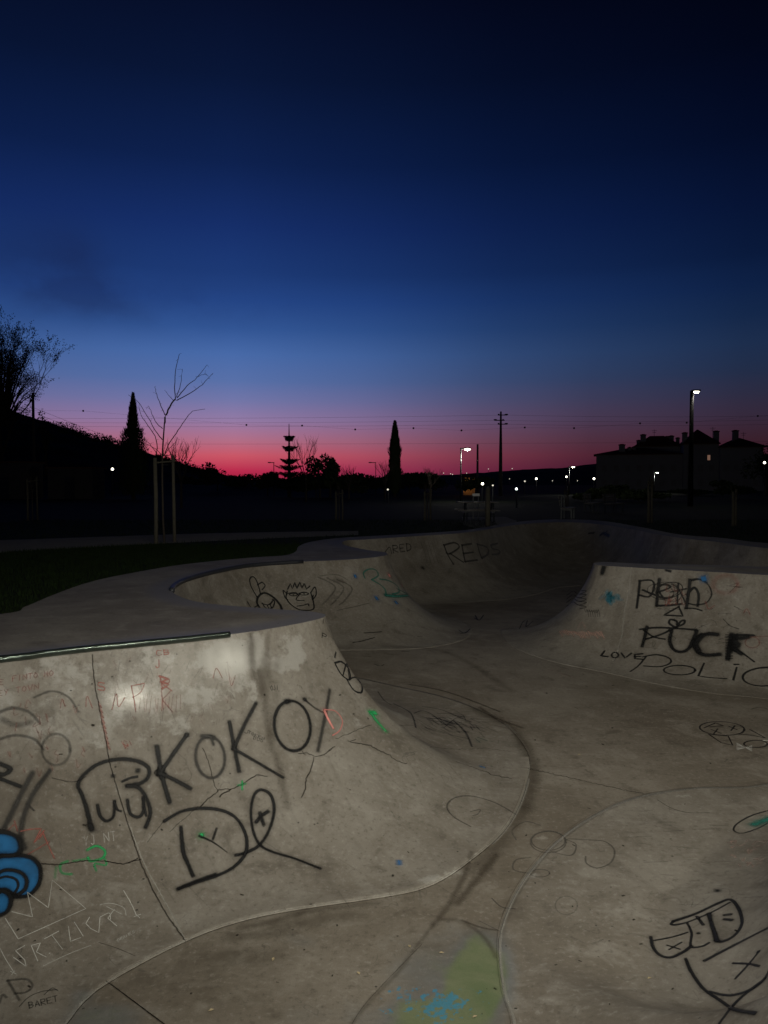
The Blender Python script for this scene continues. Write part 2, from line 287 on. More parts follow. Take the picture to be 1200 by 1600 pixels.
X = Lc[:, None, 0]*(1-tt) + Bc[:, None, 0]*tt; Y = Lc[:, None, 1]*(1-tt) + Bc[:, None, 1]*tt
G = np.ones(NS)                          # some walls start flatter than a quarter circle
for i in range(NS):
    lx, ly = Lc[i]
    if 2.2 < lx < 8.0 and 3.2 < ly < 7.4: G[i] = 2.6
    elif 7 < lx and ly < 12.5: G[i] = 1.6
    elif -1.0 < lx < -.5 and 8.04 < ly < 8.6: G[i] = 1.5
for _ in range(60): G = .5*G+.25*np.roll(G, 1)+.25*np.roll(G, -1)
PU = pu[None, :]**G[:, None]
FZ = floorz(X, Y); Z = FZ*(1-PU) + .004*(1-tt)
for i in range(NS):                      # hand-trowelled unevenness
    for j in range(2, NV):
        Z[i, j] += .012*noise.noise(Vector((X[i, j]*1.1, Y[i, j]*1.1, 3)))*min(1, j/8)*min(1, (NV-j)/8) * (1 if noise else 0)
Z[:, -1] = FZ[:, -1] + lift(X[:, -1], Y[:, -1])
for j in range(2, NV): Z[:, j] = np.maximum(Z[:, j], FZ[:, j]+lift(X[:, j], Y[:, j]))
sl = np.concatenate([[0], np.cumsum(np.linalg.norm(np.diff(.5*(Lc+Bc), axis=0), axis=1))])
V = np.stack([X, Y, Z], -1).reshape(-1, 3)
# a short skirt so the foot of the wall has a real edge
skirt = np.stack([Bc[:, 0], Bc[:, 1], FZ[:, -1]-.03], -1); V = np.vstack([V, skirt])
idx = lambda i, j: (i % NS)*(NV+1)+j
faces = []
area = .5*np.sum(Lc[:, 0]*np.roll(Lc[:, 1], -1) - np.roll(Lc[:, 0], -1)*Lc[:, 1])
flip = area < 0
for i in range(NS):
    for j in range(NV):
        q = (idx(i, j), idx(i+1, j), idx(i+1, j+1), idx(i, j+1)); faces.append(q if not flip else q[::-1])
    q = (idx(i, NV), idx(i+1, NV), NS*(NV+1)+(i+1) % NS, NS*(NV+1)+i); faces.append(q if not flip else q[::-1])

def inpoly(px, py, poly):
    px = np.asarray(px); py = np.asarray(py); c = np.zeros(px.shape, bool); x1, y1 = poly[-1]
    for x2, y2 in poly:
        if y1 != y2:
            m = ((y1 > py) != (y2 > py)) & (px < (x2-x1)*(py-y1)/(y2-y1)+x1); c ^= m
        x1, y1 = x2, y2
    return c
# wear and paint masks, with highlights painted pale under the lip: soft blobs placed where the photograph shows them
def blobs(P, items):
    px, py, d = project(P); out = np.zeros(len(P))
    for (x, y, rx, ry, ang, s) in items:
        c, sn = math.cos(R(ang)), math.sin(R(ang)); u = ((px-x)*c+(py-y)*sn)/rx; v = (-(px-x)*sn+(py-y)*c)/ry
        out = np.maximum(out, s*np.exp(-(u*u+v*v)**1.3))
    return out
PALE = [(360, 1030, 75, 45, -5, .8), (205, 1075, 95, 55, -5, .55), (400, 1020, 18, 40, 0, .9), (300, 1050, 60, 60, 0, .45), (455, 1020, 30, 40, 0, .65), (60, 1120, 80, 60, 0, .35), (440, 1040, 22, 18, 0, .7), (230, 1110, 120, 35, -12, .45), (700, 1250, 60, 25, 10, .3),  # leading blobs also paint the wall's lamp highlights into its colour
        (1010, 900, 14, 60, 8, .35), (1130, 930, 60, 30, 0, .3), (690, 1370, 60, 12, -12, .5), (620, 1400, 60, 8, -6, .4), (560, 1130, 60, 18, 45, .35), (640, 1190, 90, 16, 35, .32), (850, 1310, 24, 12, -30, .45), (830, 1370, 20, 9, 0, .5), (1090, 1245, 90, 10, 3, .35), (300, 1420, 200, 25, -14, .2)]
DARK = [(340, 1560, 200, 50, -4, .35), (560, 1450, 120, 30, -10, .25), (170, 1450, 120, 60, -15, .22), (415, 1060, 16, 60, 0, .7), (425, 1110, 14, 120, 5, .55), (440, 1200, 14, 70, 8, .4), (395, 1010, 14, 35, 0, .5), (405, 1110, 60, 12, -8, .25), (60, 1110, 60, 25, 0, .45), (40, 1180, 50, 40, 0, .3), (150, 1060, 10, 60, 0, .35), (130, 1150, 90, 14, -5, .3), (370, 1500, 130, 26, -6, .55), (480, 1440, 130, 16, -5, .6), (270, 1540, 50, 20, 0, .4),
        (370, 1490, 22, 14, 0, .7), (800, 1420, 38, 30, 0, .5), (320, 905, 6, 24, 25, .5), (325, 935, 16, 8, 0, .5), (1050, 1330, 60, 26, 0, .25), (200, 1260, 40, 30, 0, .2), (1110, 940, 26, 22, 0, .45), (1000, 930, 12, 40, 0, .35), (1090, 975, 22, 14, 0, .4), (690, 1160, 90, 34, 25, .35), (640, 1110, 60, 18, 20, .45), (1150, 1380, 60, 26, 0, .35), (860, 1150, 30, 24, 0, .25), (1185, 1430, 18, 40, 0, .3)]
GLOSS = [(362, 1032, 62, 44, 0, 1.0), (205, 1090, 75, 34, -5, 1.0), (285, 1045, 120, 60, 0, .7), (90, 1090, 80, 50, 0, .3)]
GREEN = [(690, 1530, 100, 85, 0, .34), (590, 1590, 80, 36, 0, .24), (480, 1585, 60, 26, 0, .2), (742, 1540, 52, 80, 12, 1.0), (690, 1592, 95, 42, 0, .8), (160, 1592, 70, 30, 0, .42), (130, 1560, 30, 20, 0, .35), (470, 1470, 50, 14, 0, .2)]
BLUE = [(692, 1572, 66, 34, 0, .66), (625, 1550, 40, 18, 0, .48), (500, 1590, 26, 10, 0, .42), (668, 1545, 50, 14, 0, .46), (612, 1575, 34, 22, 0, .42), (735, 1555, 26, 20, 0, .45)]
def masks(me, rimv=None):
    nvt = len(me.vertices); P = np.zeros(nvt*3); me.vertices.foreach_get('co', P); P = P.reshape(-1, 3)
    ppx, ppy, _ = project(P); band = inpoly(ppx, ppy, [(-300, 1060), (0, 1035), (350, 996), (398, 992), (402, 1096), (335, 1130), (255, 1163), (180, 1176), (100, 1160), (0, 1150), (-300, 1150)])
    attr(me, 'wear_highlight', np.stack([np.maximum(blobs(P, PALE), np.where(band & (P[:, 1] < 8), .43, 0)), blobs(P, DARK), blobs(P, GLOSS)], -1))
    attr(me, 'paint', np.stack([blobs(P, GREEN), blobs(P, BLUE), np.zeros(nvt) if rimv is None else rimv], -1))
bowl = thing('skate_bowl', 'grey concrete snake shaped skate bowl covered in graffiti, filling the foreground', 'skate bowl')
def mesh_obj(name, V, Fc, mat, parent=None, smooth=True):
    me = bpy.data.meshes.new(name); me.from_pydata([tuple(map(float, v)) for v in V], [], Fc); me.materials.append(mat)
    if smooth: me.polygons.foreach_set('use_smooth', [True]*len(me.polygons))
    me.update(); return link(name, me, parent)
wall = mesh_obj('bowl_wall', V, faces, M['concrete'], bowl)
me = wall.data; uv = me.uv_layers.new(name='UVMap')
vu = np.zeros((len(V), 2)); vu[:NS*(NV+1), 0] = np.repeat(sl, NV+1); vu[:NS*(NV+1), 1] = np.tile(tt*2.0, NS); vu[NS*(NV+1):, 0] = sl; vu[NS*(NV+1):, 1] = 2
li = np.zeros(len(me.loops), int); me.loops.foreach_get('vertex_index', li); uv.data.foreach_set('uv', vu[li].astype(np.float32).ravel())
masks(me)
# keep the foot edge crisp
# floor
xs = np.arange(-4.4, 7.6, .06); ys = np.arange(2.4, 22.6, .06); GX, GY = np.meshgrid(xs, ys); GZ = floorz(GX, GY)
FV = np.stack([GX, GY, GZ], -1).reshape(-1, 3); nx = len(xs)
# floor cells only inside the middle line between lip and foot, so nothing of it pokes out
mid = [tuple(p) for p in (.35*Lc+.65*Bc)[::6]]
cin = inpoly((GX[:-1, :-1]+.03).ravel(), (GY[:-1, :-1]+.03).ravel(), mid)
fc = []
for k in np.nonzero(cin)[0]:
    r, c = divmod(int(k), nx-1); a = r*nx+c; fc.append((a, a+1, a+nx+1, a+nx))
floor = mesh_obj('bowl_floor', FV, fc, M['floorc'], bowl); bm = bmesh.new(); bm.from_mesh(floor.data); bmesh.ops.delete(bm, geom=[v for v in bm.verts if not v.link_faces], context='VERTS'); bm.to_mesh(floor.data); bm.free()
floor.data.uv_layers.new(name='UVMap'); masks(floor.data)
# deck slab: outline minus lip
OUT = [(-9, 3.5), (-7.2, 6.0), (-5.4, 7.3)] + [lp(*p) for p in ((0, 960), (40, 948), (83, 930), (133, 912), (183, 900), (267, 885), (333, 877), (400, 871), (445, 868), (462, 862), (468, 853), (490, 846), (540, 840), (640, 834.5), (730, 828), (787, 818.5), (830, 813.5), (880, 811.5), (940, 814), (1000, 823.5), (1060, 835), (1130, 841), (1200, 849))] + [(10.6, 15.5), (12, 12), (12.5, 6), (12, -5), (-9, -5)]
def smoothclosed(P, k=8):
    o = []; n = len(P)
    for i in range(n):
        q = [P[(i+j-1) % n] for j in range(4)]
        for t in range(k): o.append(cr(*q, t/k))
    return o
OUTs = smoothclosed(OUT)
def cdt(loops, extra, keep, z):
    pts, edges = [], []
    for lpz in loops:
        b = len(pts); pts += [Vector((float(p[0]), float(p[1]))) for p in lpz]; edges += [(b+i, b+(i+1) % len(lpz)) for i in range(len(lpz))]
    pts += [Vector((float(p[0]), float(p[1]))) for p in extra]
    v, e, f, *_ = delaunay_2d_cdt(pts, edges, [], 0, 1e-5)
    v = np.array([(p.x, p.y) for p in v]); ff = [t for t in f if len(t) == 3]; cc = np.array([v[list(t)].mean(0) for t in ff]); k = keep(cc[:, 0], cc[:, 1])
    out = []
    for t, g in zip(ff, k):
        if not g: continue
        a, b, c = v[t[0]], v[t[1]], v[t[2]]
        out.append(tuple(t) if (b[0]-a[0])*(c[1]-a[1])-(b[1]-a[1])*(c[0]-a[0]) > 0 else tuple(t)[::-1])
    return [(p[0], p[1], z) for p in v], out
LL = [tuple(p) for p in Lc]
gx, gy = np.meshgrid(np.arange(-8, 10, .13), np.arange(4, 24, .13)); gx = gx.ravel(); gy = gy.ravel(); g_in = inpoly(gx, gy, OUTs) & ~inpoly(gx, gy, LL)
gp = np.stack([gx[g_in], gy[g_in]], -1)
dm = np.array([np.min((Lc[:, 0]-p[0])**2+(Lc[:, 1]-p[1])**2) for p in gp]); gp = gp[dm > .05**2]
dv, df = cdt([LL, OUTs], gp, lambda x, y: inpoly(x, y, OUTs) & ~inpoly(x, y, LL), 0.004)
ib = len(dv); dv += [(p[0], p[1], 0.004) for p in OUTs] + [(p[0], p[1], -.14) for p in OUTs]
so = len(OUTs); df += [(ib+i, ib+so+i, ib+so+(i+1) % so, ib+(i+1) % so) for i in range(so)]
deck = mesh_obj('deck', dv, df, M['deckc'], bowl, smooth=False)
DP = np.array(dv); dd = np.sqrt(np.array([np.min((Lc[:, 0]-p[0])**2+(Lc[:, 1]-p[1])**2) for p in DP[:, :2]]))
deck.data.uv_layers.new(name='UVMap'); masks(deck.data, np.clip(1-(dd-.12)/.35, 0, 1))

# ray target for paint
allV = [Vector(v) for v in V] + [Vector(v) for v in FV]; off1 = len(V)
bvh = BVHTree.FromPolygons(allV, faces + [tuple(off1+i for i in q) for q in fc])
dbv = BVHTree.FromPolygons([Vector(v) for v in dv], df)
def hit(px, py):
    d = ray(px, py).normalized(); h = bvh.ray_cast(CAM, d); h2 = dbv.ray_cast(CAM, d)
    if h[0] is None: return None
    if h2[0] is not None and h2[3] < h[3]-.01: return None
    nn = h[1]; return h[0], (nn if nn.z > 0 or nn.dot(d) < 0 else -nn)
class Paint:
    cnt = 0
    def __init__(s): s.v = []; s.f = []; s.uv = []; s.d = []
    def stroke(s, pts, w=4, dens=1.0, taper=.0, curve=True, T=None, jit=.0):
        if T: pts = [(p[0]/T[0]+T[1], p[1]/T[0]+T[2]) for p in pts]
        if curve and len(pts) > 2:
            P = []; q = [pts[0]]+list(pts)+[pts[-1]]
            for i in range(1, len(q)-2):
                for t in range(8): P.append(cr(q[i-1], q[i], q[i+1], q[i+2], t/8))
            P.append(pts[-1]); pts = P
        P = [pts[0]]
        for a, b in zip(pts, pts[1:]):
            L = math.dist(a, b); k = max(1, int(L/3.0)); P += [(a[0]+(b[0]-a[0])*t/k, a[1]+(b[1]-a[1])*t/k) for t in range(1, k+1)]
        pts = [(x+random.gauss(0, jit), y+random.gauss(0, jit)) for x, y in P] if jit else P
        if w >= 4.4 and dens > .7 and not getattr(s, 'nohalo', False):
            s.nohalo = True; s.stroke(pts, w*2.1, .20, curve=False); s.nohalo = False
        Paint.cnt += 1; off = .0022 + (Paint.cnt % 9)*.0003
        run = []; n = len(pts); total = sum(math.dist(a, b) for a, b in zip(pts, pts[1:])) or 1; acc = 0
        for i, p in enumerate(pts):
            if i: acc += math.dist(pts[i-1], p)
            h = hit(*p)
            if h is None or (run and (h[0]-run[-1][0]).length > .6): s._flush(run, off); run = []
            if h: run.append((h[0], h[1], acc/total, (h[0]-CAM).length))
        s._flush(run, off, w, dens, taper); s._w = w
        return s
    def _flush(s, run, off, w=None, dens=1.0, taper=0):
        if w is None: w, dens, taper = getattr(s, '_last', (4, 1.0, 0))
        s._last = (w, dens, taper)
        if len(run) < 1: return
        if len(run) == 1:
            p, nn, f, r = run[0]; t = nn.cross(Vector((0, 1, .1))).normalized()*.004; run = [(p-t, nn, f, r), (p+t, nn, f, r)]
        hw0 = w*.5*1.5*run[len(run)//2][3]/F; n0 = len(s.v); K = 5; m = len(run); al = 0
        t0 = (run[1][0]-run[0][0]).normalized(); t1 = (run[-1][0]-run[-2][0]).normalized()
        run = [(run[0][0]-t0*hw0*.9, run[0][1], run[0][2], 0)] + run + [(run[-1][0]+t1*hw0*.9, run[-1][1], run[-1][2], 0)]; m = len(run)
        prev = None
        for i, (p, nn, f, r) in enumerate(run):
            t = (run[min(i+1, m-1)][0]-run[max(i-1, 0)][0])
            t = t.normalized() if t.length > 1e-7 else (prev or Vector((1, 0, 0)))
            prev = t; side = nn.cross(t).normalized(); al += .01
            hw = hw0*(1-taper*f)*(.92+.16*noise.noise(p*4))
            for j in range(K):
                v = -1+2*j/(K-1); q = p + side*(v*hw); near = bvh.find_nearest(q, .4)
                if near[0] is not None:
                    n2 = near[1]; n2 = n2 if n2.dot(nn) > 0 else -n2; q = near[0]+n2*off
                s.v.append(tuple(q)); s.uv.append((al, j/(K-1))); s.d.append(dens*(0.0 if i in (0, m-1) else 1.0)*(1-.5*taper*f))
        for i in range(m-1):
            for j in range(K-1): a = n0+i*K+j; s.f.append((a, a+1, a+K+1, a+K))
    def ell(s, cx, cy, rx, ry, w=4, dens=1, ang=0, T=None, a0=0, a1=365):
        c, sn = math.cos(R(ang)), math.sin(R(ang)); pts = []
        for k in range(17):
            t = R(a0+(a1-a0)*k/16); x, y = rx*math.cos(t), ry*math.sin(t); pts.append((cx+x*c-y*sn, cy+x*sn+y*c))
        return s.stroke(pts, w, dens, T=T)
    def dot(s, x, y, w=6, dens=1, T=None): return s.stroke([(x-.6, y), (x+.6, y)], w, dens, T=T, curve=False)
    def fill(s, poly, T=None, dens=1.0, step=3):
        if T: poly = [(p[0]/T[0]+T[1], p[1]/T[0]+T[2]) for p in poly]
        poly = smoothclosed(poly, 6); x0 = min(p[0] for p in poly); x1 = max(p[0] for p in poly); y0 = min(p[1] for p in poly); y1 = max(p[1] for p in poly)
        gxx = np.arange(x0, x1+step, step); gyy = np.arange(y0, y1+step, step); A, B = np.meshgrid(gxx, gyy); ins = inpoly((A+step/2).ravel(), (B+step/2).ravel(), poly).reshape(A.shape)
        ids = {}
        def vid(r, c):
            if (r, c) not in ids:
                h = hit(gxx[0]+c*step, gyy[0]+r*step)
                if h is None: ids[(r, c)] = None
                else: s.v.append(tuple(h[0]+h[1]*.0016)); s.uv.append((0, .5)); s.d.append(dens); ids[(r, c)] = len(s.v)-1
            return ids[(r, c)]
        for r in range(A.shape[0]):
            for c in range(A.shape[1]):
                if ins[r, c]:
                    q = [vid(r, c), vid(r+1, c), vid(r+1, c+1), vid(r, c+1)]
                    if None not in q: s.f.append(tuple(q))
        return s
    def build(s, name, mat, label=None, most=6):
        if not s.f: return None
        n = len(s.v); par = list(range(n))
        def find(a):
            while par[a] != a: par[a] = par[par[a]]; a = par[a]
            return a
        for q in s.f:
            for a in q[1:]: par[find(a)] = find(q[0])
        comp = {}
        for a in range(n): comp.setdefault(find(a), []).append(a)
        P = np.array(s.v); px, py, _ = project(P); box = []
        for r, ids in comp.items(): box.append([px[ids].min()-3, py[ids].min()-3, px[ids].max()+3, py[ids].max()+3, [r]])
        ch = name == 'graffiti'
        while ch:                        # strokes that touch belong to one drawn figure
            ch = False
            for i in range(len(box)):
                for k in range(i+1, len(box)):
                    a, b = box[i], box[k]
                    if a[0] < b[2] and b[0] < a[2] and a[1] < b[3] and b[1] < a[3]:
                        box[i] = [min(a[0], b[0]), min(a[1], b[1]), max(a[2], b[2]), max(a[3], b[3]), a[4]+b[4]]; box.pop(k); ch = True; break
                if ch: break
        box.sort(key=lambda b: -(b[2]-b[0])*(b[3]-b[1]))
        sets = [set(b[4]) for b in box[:most]] if name == 'graffiti' else []
        rest = set(r for b in box[(most if name == 'graffiti' else 0):] for r in b[4]); out = None
        for gi, roots in enumerate(sets+([rest] if rest else [])):
            fs = [q for q in s.f if find(q[0]) in roots]; used = sorted(set(a for q in fs for a in q)); mp = {a: i for i, a in enumerate(used)}
            me = bpy.data.meshes.new(name); me.from_pydata([s.v[a] for a in used], [], [tuple(mp[a] for a in q) for q in fs]); me.materials.append(M[mat])
            uvl = me.uv_layers.new(name='UVMap'); li = np.zeros(len(me.loops), int); me.loops.foreach_get('vertex_index', li); uvl.data.foreach_set('uv', np.array([s.uv[a] for a in used], np.float32)[li].ravel())
            at_ = me.attributes.new('dens', 'FLOAT', 'POINT'); at_.data.foreach_set('value', np.array([s.d[a] for a in used], np.float32))
            me.update(); is_rest = rest and gi == len(sets); out = link('graffiti_marks' if (is_rest and name == 'graffiti') else name, me, bowl)
            if label: out['label'] = label
            if is_rest and len(rest) > 1: out['kind'] = 'stuff'
        return out
FONT = {'A': [[(0, 1), (.5, 0), (1, 1)], [(.2, .65), (.8, .65)]], 'B': [[(0, 0), (0, 1)], [(0, 0), (.8, .1), (.7, .45), (0, .5), (.9, .6), (.8, .95), (0, 1)]], 'C': [[(1, .1), (.3, 0), (0, .5), (.3, 1), (1, .9)]],
        'D': [[(0, 0), (0, 1)], [(0, 0), (.8, .2), (.8, .8), (0, 1)]], 'E': [[(1, 0), (0, 0), (0, 1), (1, 1)], [(0, .5), (.7, .5)]], 'F': [[(1, 0), (0, 0), (0, 1)], [(0, .45), (.7, .45)]], 'I': [[(.5, 0), (.5, 1)]], 'J': [[(.7, 0), (.7, .8), (.3, 1), (0, .8)]],
        'K': [[(0, 0), (0, 1)], [(1, 0), (0, .55), (1, 1)]], 'L': [[(0, 0), (0, 1), (.8, 1)]], 'M': [[(0, 1), (.1, 0), (.5, .6), (.9, 0), (1, 1)]], 'N': [[(0, 1), (0, 0), (1, 1), (1, 0)]], 'O': [[(.5, 0), (0, .5), (.5, 1), (1, .5), (.5, 0)]],
        'P': [[(0, 0), (0, 1)], [(0, 0), (.9, .1), (.8, .45), (0, .5)]], 'R': [[(0, 0), (0, 1)], [(0, 0), (.9, .1), (.8, .45), (0, .5), (1, 1)]], 'S': [[(1, .1), (.2, .05), (.1, .4), (.9, .6), (.8, .95), (0, .9)]], 'T': [[(0, 0), (1, 0)], [(.5, 0), (.5, 1)]],
        'U': [[(0, 0), (.1, .9), (.6, 1), (1, .7), (1, 0)]], 'V': [[(0, 0), (.5, 1), (1, 0)]], 'X': [[(0, 0), (1, 1)], [(1, 0), (0, 1)]], 'Y': [[(0, 0), (.5, .5), (1, 0)], [(.5, .5), (.4, 1)]], 'W': [[(0, 0), (.25, 1), (.5, .4), (.75, 1), (1, 0)]], '.': [[(.4, .95), (.5, 1)]], ' ': []}
def text(P, s, x, y, ux, uy, vx, vy, w=2, dens=.9, gap=1.45, T=None):
    for ch in s:
        for st in FONT[ch]: P.stroke([(x+ux*a+vx*b+random.uniform(-.4, .4), y+uy*a+vy*b+random.uniform(-.4, .4)) for a, b in st], w, dens, T=T, curve=ch in 'OCSDPRBUJ')
        x += ux*gap; y += uy*gap
C1 = (2.4625, 0, 950); C2 = (3.0, 200, 950); C3 = (2.6667, 450, 950); C4 = (2.857, 780, 850); C5 = (2.6667, 750, 1200); C6 = (3.0, 240, 820); C7 = (3.0, 580, 800); C8 = (2.6667, 400, 1300)
# --- KOKOY
p = Paint()
p.stroke([(135, 650), (160, 790), (195, 912)], 7, T=C2); p.stroke([(275, 595), (215, 680), (150, 775)], 6, T=C2); p.stroke([(150, 775), (220, 808), (292, 846)], 6, T=C2); p.dot(275, 597, 7, T=C2); p.dot(150, 773, 8, T=C2)
p.stroke([(475, 535), (495, 640), (520, 765)], 6, T=C2); p.stroke([(600, 447), (550, 540), (495, 660)], 6, .9, T=C2); p.stroke([(495, 660), (580, 710), (725, 795)], 5, T=C2, taper=.1)
p.ell(770, 553, 84, 118, 5, .95, -8, T=C2, a0=-95, a1=270); p.dot(745, 440, 7, T=C2); p.dot(828, 430, 7, T=C2)
p.build('graffiti', 'black', 'large black spray painted word KOKOY across the left wall')
p = Paint(); p.ell(385, 700, 68, 98, 5, .75, -6, T=C2, a0=-75, a1=290); p.stroke([(345, 600), (385, 605), (400, 640)], 5, .8, T=C2)
p.stroke([(828, 430), (870, 465), (915, 490)], 4, .7, T=C2); p.stroke([(945, 385), (925, 500), (890, 670)], 6, .75, T=C2)
p.build('graffiti', 'soft', 'faded grey letters O and Y of the word KOKOY')
# --- De
p = Paint()
p.stroke([(170, 1000), (250, 955), (340, 940), (440, 950), (510, 990), (553, 1070), (550, 1150), (500, 1212), (420, 1255), (330, 1285), (235, 1318)], 5, T=C2); p.stroke([(235, 1320), (300, 1290), (410, 1250)], 6, .8, T=C2)
p.stroke([(248, 1030), (258, 1140), (280, 1200), (305, 1258)], 6, T=C2)
p.stroke([(505, 1160), (560, 1145), (618, 1110), (662, 1040), (685, 950), (670, 880), (625, 853), (590, 880), (576, 960), (588, 1050), (620, 1112), (680, 1145), (780, 1175), (900, 1222)], 5, .95, T=C2, taper=.15)
p.stroke([(655, 955), (625, 975), (600, 1005)], 6, T=C2, curve=False); p.stroke([(618, 962), (635, 1015)], 6, T=C2, curve=False); p.stroke([(335, 1070), (400, 1100), (462, 1145)], 4, .85, T=C2, taper=.5); p.stroke([(415, 1035), (398, 1085)], 4, .8, T=C2)
p.build('graffiti', 'black', 'black spray painted letters De with crossed eyes below the word KOKOY')
# --- face with two u shapes
p = Paint()
p.stroke([(350, 850), (335, 780), (315, 720), (300, 680), (325, 640), (380, 600), (460, 582), (530, 590), (570, 615), (570, 650), (540, 675), (490, 685)], 6, T=C1)
p.stroke([(490, 685), (530, 690), (562, 730), (578, 790), (560, 845)], 6, T=C1); p.stroke([(470, 668), (500, 655), (527, 650)], 4, T=C1); p.dot(435, 647, 6, T=C1); p.dot(530, 626, 7, T=C1)
p.stroke([(375, 760), (385, 800), (410, 820), (437, 800), (440, 745)], 5, T=C1); p.stroke([(440, 745), (450, 775), (465, 782)], 4, T=C1)
p.stroke([(490, 740), (500, 790), (530, 805), (550, 785), (550, 730)], 5, T=C1); p.stroke([(550, 735), (562, 800)], 4, T=C1); p.stroke([(345, 835), (353, 852)], 8, T=C1)
p.build('graffiti', 'black', 'black outlined smiling dome shape with dot eyes left of the word KOKOY')
# --- grey scrawl at the left edge
p = Paint(); p.stroke([(0, 600), (40, 620), (20, 640), (-5, 640)], 6, T=C1); p.stroke([(-5, 655), (80, 688)], 5, T=C1); p.build('graffiti', 'black', 'black scrawl cut off by the left edge of the photo')
p = Paint(); p.stroke([(125, 635), (70, 740), (15, 850)], 7, .85, T=C1); p.stroke([(192, 625), (130, 710), (92, 800), (80, 880), (95, 925)], 7, .85, T=C1); p.stroke([(105, 755), (130, 780)], 3, .7, T=C1)
p.stroke([(0, 505), (60, 490), (130, 505), (165, 545)], 5, .5, T=C1); p.ell(215, 545, 55, 60, 5, .4, T=C1); p.stroke([(0, 400), (50, 385), (110, 400), (150, 440)], 6, .5, T=C1); p.stroke([(10, 430), (60, 450), (120, 440)], 10, .35, T=C1)
p.stroke([(130, 345), (200, 320), (265, 345), (300, 400)], 4, .45, T=C1); p.stroke([(30, 1435), (75, 1510)], 4, .5, T=C1); p.stroke([(30, 1435), (100, 1430), (125, 1455), (100, 1480), (60, 1485)], 4, .5, T=C1); p.stroke([(0, 1520), (10, 1490), (25, 1500)], 4, .5, T=C1)
p.build('graffiti', 'soft', 'faded grey slanting strokes and rings on the left end of the wall')
p = Paint(); text(p, 'BARET', 110, 1520, 16, -4, 3, 22, 1.6, .8, T=C1); p.stroke([(75, 1535), (110, 1500), (160, 1478), (220, 1470)], 1.5, .8, T=C1); p.stroke([(170, 1490), (200, 1465), (222, 1475)], 1.5, .8, T=C1); text(p, 'FUKU', 190/1, 1180, 1, 0, 0, 1, 1, 0, T=C1)
text(p, 'J', 550, 570, 18, 5, -4, 16, 1.4, .6, T=C2); text(p, 'TOKEN', 565, 575, 11, 5, -3, 12, 1.3, .6, T=C2); text(p, 'DUO', 590, 603, 11, 4, -3, 12, 1.3, .6, T=C2); text(p, 'OJI', 668, 365, 9, -1, 1, 22, 1.2, .7, T=C2)
text(p, 'P', 912, 118, 18, 8, -4, 22, 2.2, .8, T=C2)
p.build('graffiti', 'soft', 'tiny dark marker signatures scribbled on the left wall')
# --- blue throw-up
bl = [[(-30, 860), (30, 866), (72, 890), (78, 930), (55, 952), (10, 955), (-30, 960)], [(-30, 955), (60, 952), (120, 962), (153, 1000), (150, 1060), (112, 1105), (60, 1110), (20, 1085), (-30, 1085)], [(-30, 1090), (20, 1092), (42, 1120), (30, 1165), (-5, 1185), (-30, 1185)]]
p = Paint()
for b in bl: p.fill(b, T=C1)
p.build('graffiti', 'blue', 'bright blue bubble shape cut off by the left edge')
p = Paint()
for b in bl: p.stroke(b+[b[0]], 6.5, T=C1)
p.stroke([(-20, 1030), (20, 1010), (70, 1015), (100, 1040), (98, 1080), (70, 1105)], 6, T=C1); p.stroke([(-20, 1050), (20, 1035), (60, 1045), (70, 1070), (55, 1100)], 4, T=C1)
p.build('graffiti', 'black', 'thick black outline of the blue bubble shape')
# --- red marker
p = Paint(); dd_ = dict(T=C1)
text(p, 'CB', 600, 165, 20, -2, 2, 18, 1.6, .8, **dd_); text(p, 'J', 600, 200, 16, 0, 0, 30, 2, .8, **dd_); text(p, 'RRR', 375, 285, 1, 0, 0, 1, 1, 0, **dd_)
text(p, 'S', 375, 285, 26, 2, 3, 32, 2, .8, **dd_); text(p, 'R', 615, 262, 36, 6, 10, 50, 2.4, .75, **dd_); text(p, 'K', 620, 310, 36, 10, 8, 80, 2.0, .6, **dd_)
p.stroke([(612, 262), (648, 275), (615, 285), (650, 295), (625, 310)], 3, .8, curve=False, **dd_)
p.stroke([(430, 392), (448, 330), (455, 380), (480, 345)], 1.6, .7, **dd_); p.stroke([(505, 300), (515, 350), (522, 400)], 1.8, .8, **dd_); p.stroke([(505, 300), (555, 290)], 1.8, .8, **dd_); p.stroke([(510, 345), (540, 325), (555, 295)], 1.6, .7, **dd_)
p.stroke([(330, 380), (335, 340), (355, 385)], 1.5, .7, **dd_); p.stroke([(232, 385), (238, 350), (250, 380)], 1.5, .6, **dd_); p.stroke([(820, 270), (832, 232), (855, 270)], 1.5, .7, **dd_); p.stroke([(880, 250), (890, 300), (905, 260)], 1.5, .6, **dd_)
for k in range(9): p.stroke([(378+k*4, 360+k*20), (392+k*4, 385+k*20), (380+k*4, 372+k*20)], 1.6, .6, **dd_)
for k in range(12): x = 540+k*14; p.stroke([(x, 330+random.random()*20), (x+random.uniform(-8, 8), 385+random.random()*20)], 1.1, .45, **dd_)
for k in range(10): p.stroke([(465+random.random()*35, 510+random.random()*34), (480+random.random()*30, 515+random.random()*30)], 1.6, .5, **dd_)
p.stroke([(80, 860), (120, 852), (158, 850), (130, 905), (170, 855), (150, 890)], 2.4, .85, curve=False, **dd_); p.stroke([(165, 868), (185, 915), (208, 965)], 2.6, .85, **dd_); p.stroke([(105, 950), (190, 900)], 2.2, .7, **dd_); p.stroke([(55, 820), (68, 860)], 2.4, .7, **dd_); p.stroke([(25, 862), (52, 835)], 2.2, .7, **dd_)
text(p, 'FINTO MO', 48, 262, 14, -2, 0, 20, 1.5, .6, **dd_); text(p, 'EY TOWN', -8, 320, 16, -3, 0, 20, 1.5, .55, **dd_); text(p, 'E', -2, 275, 14, 0, 0, 20, 1.5, .6, **dd_)
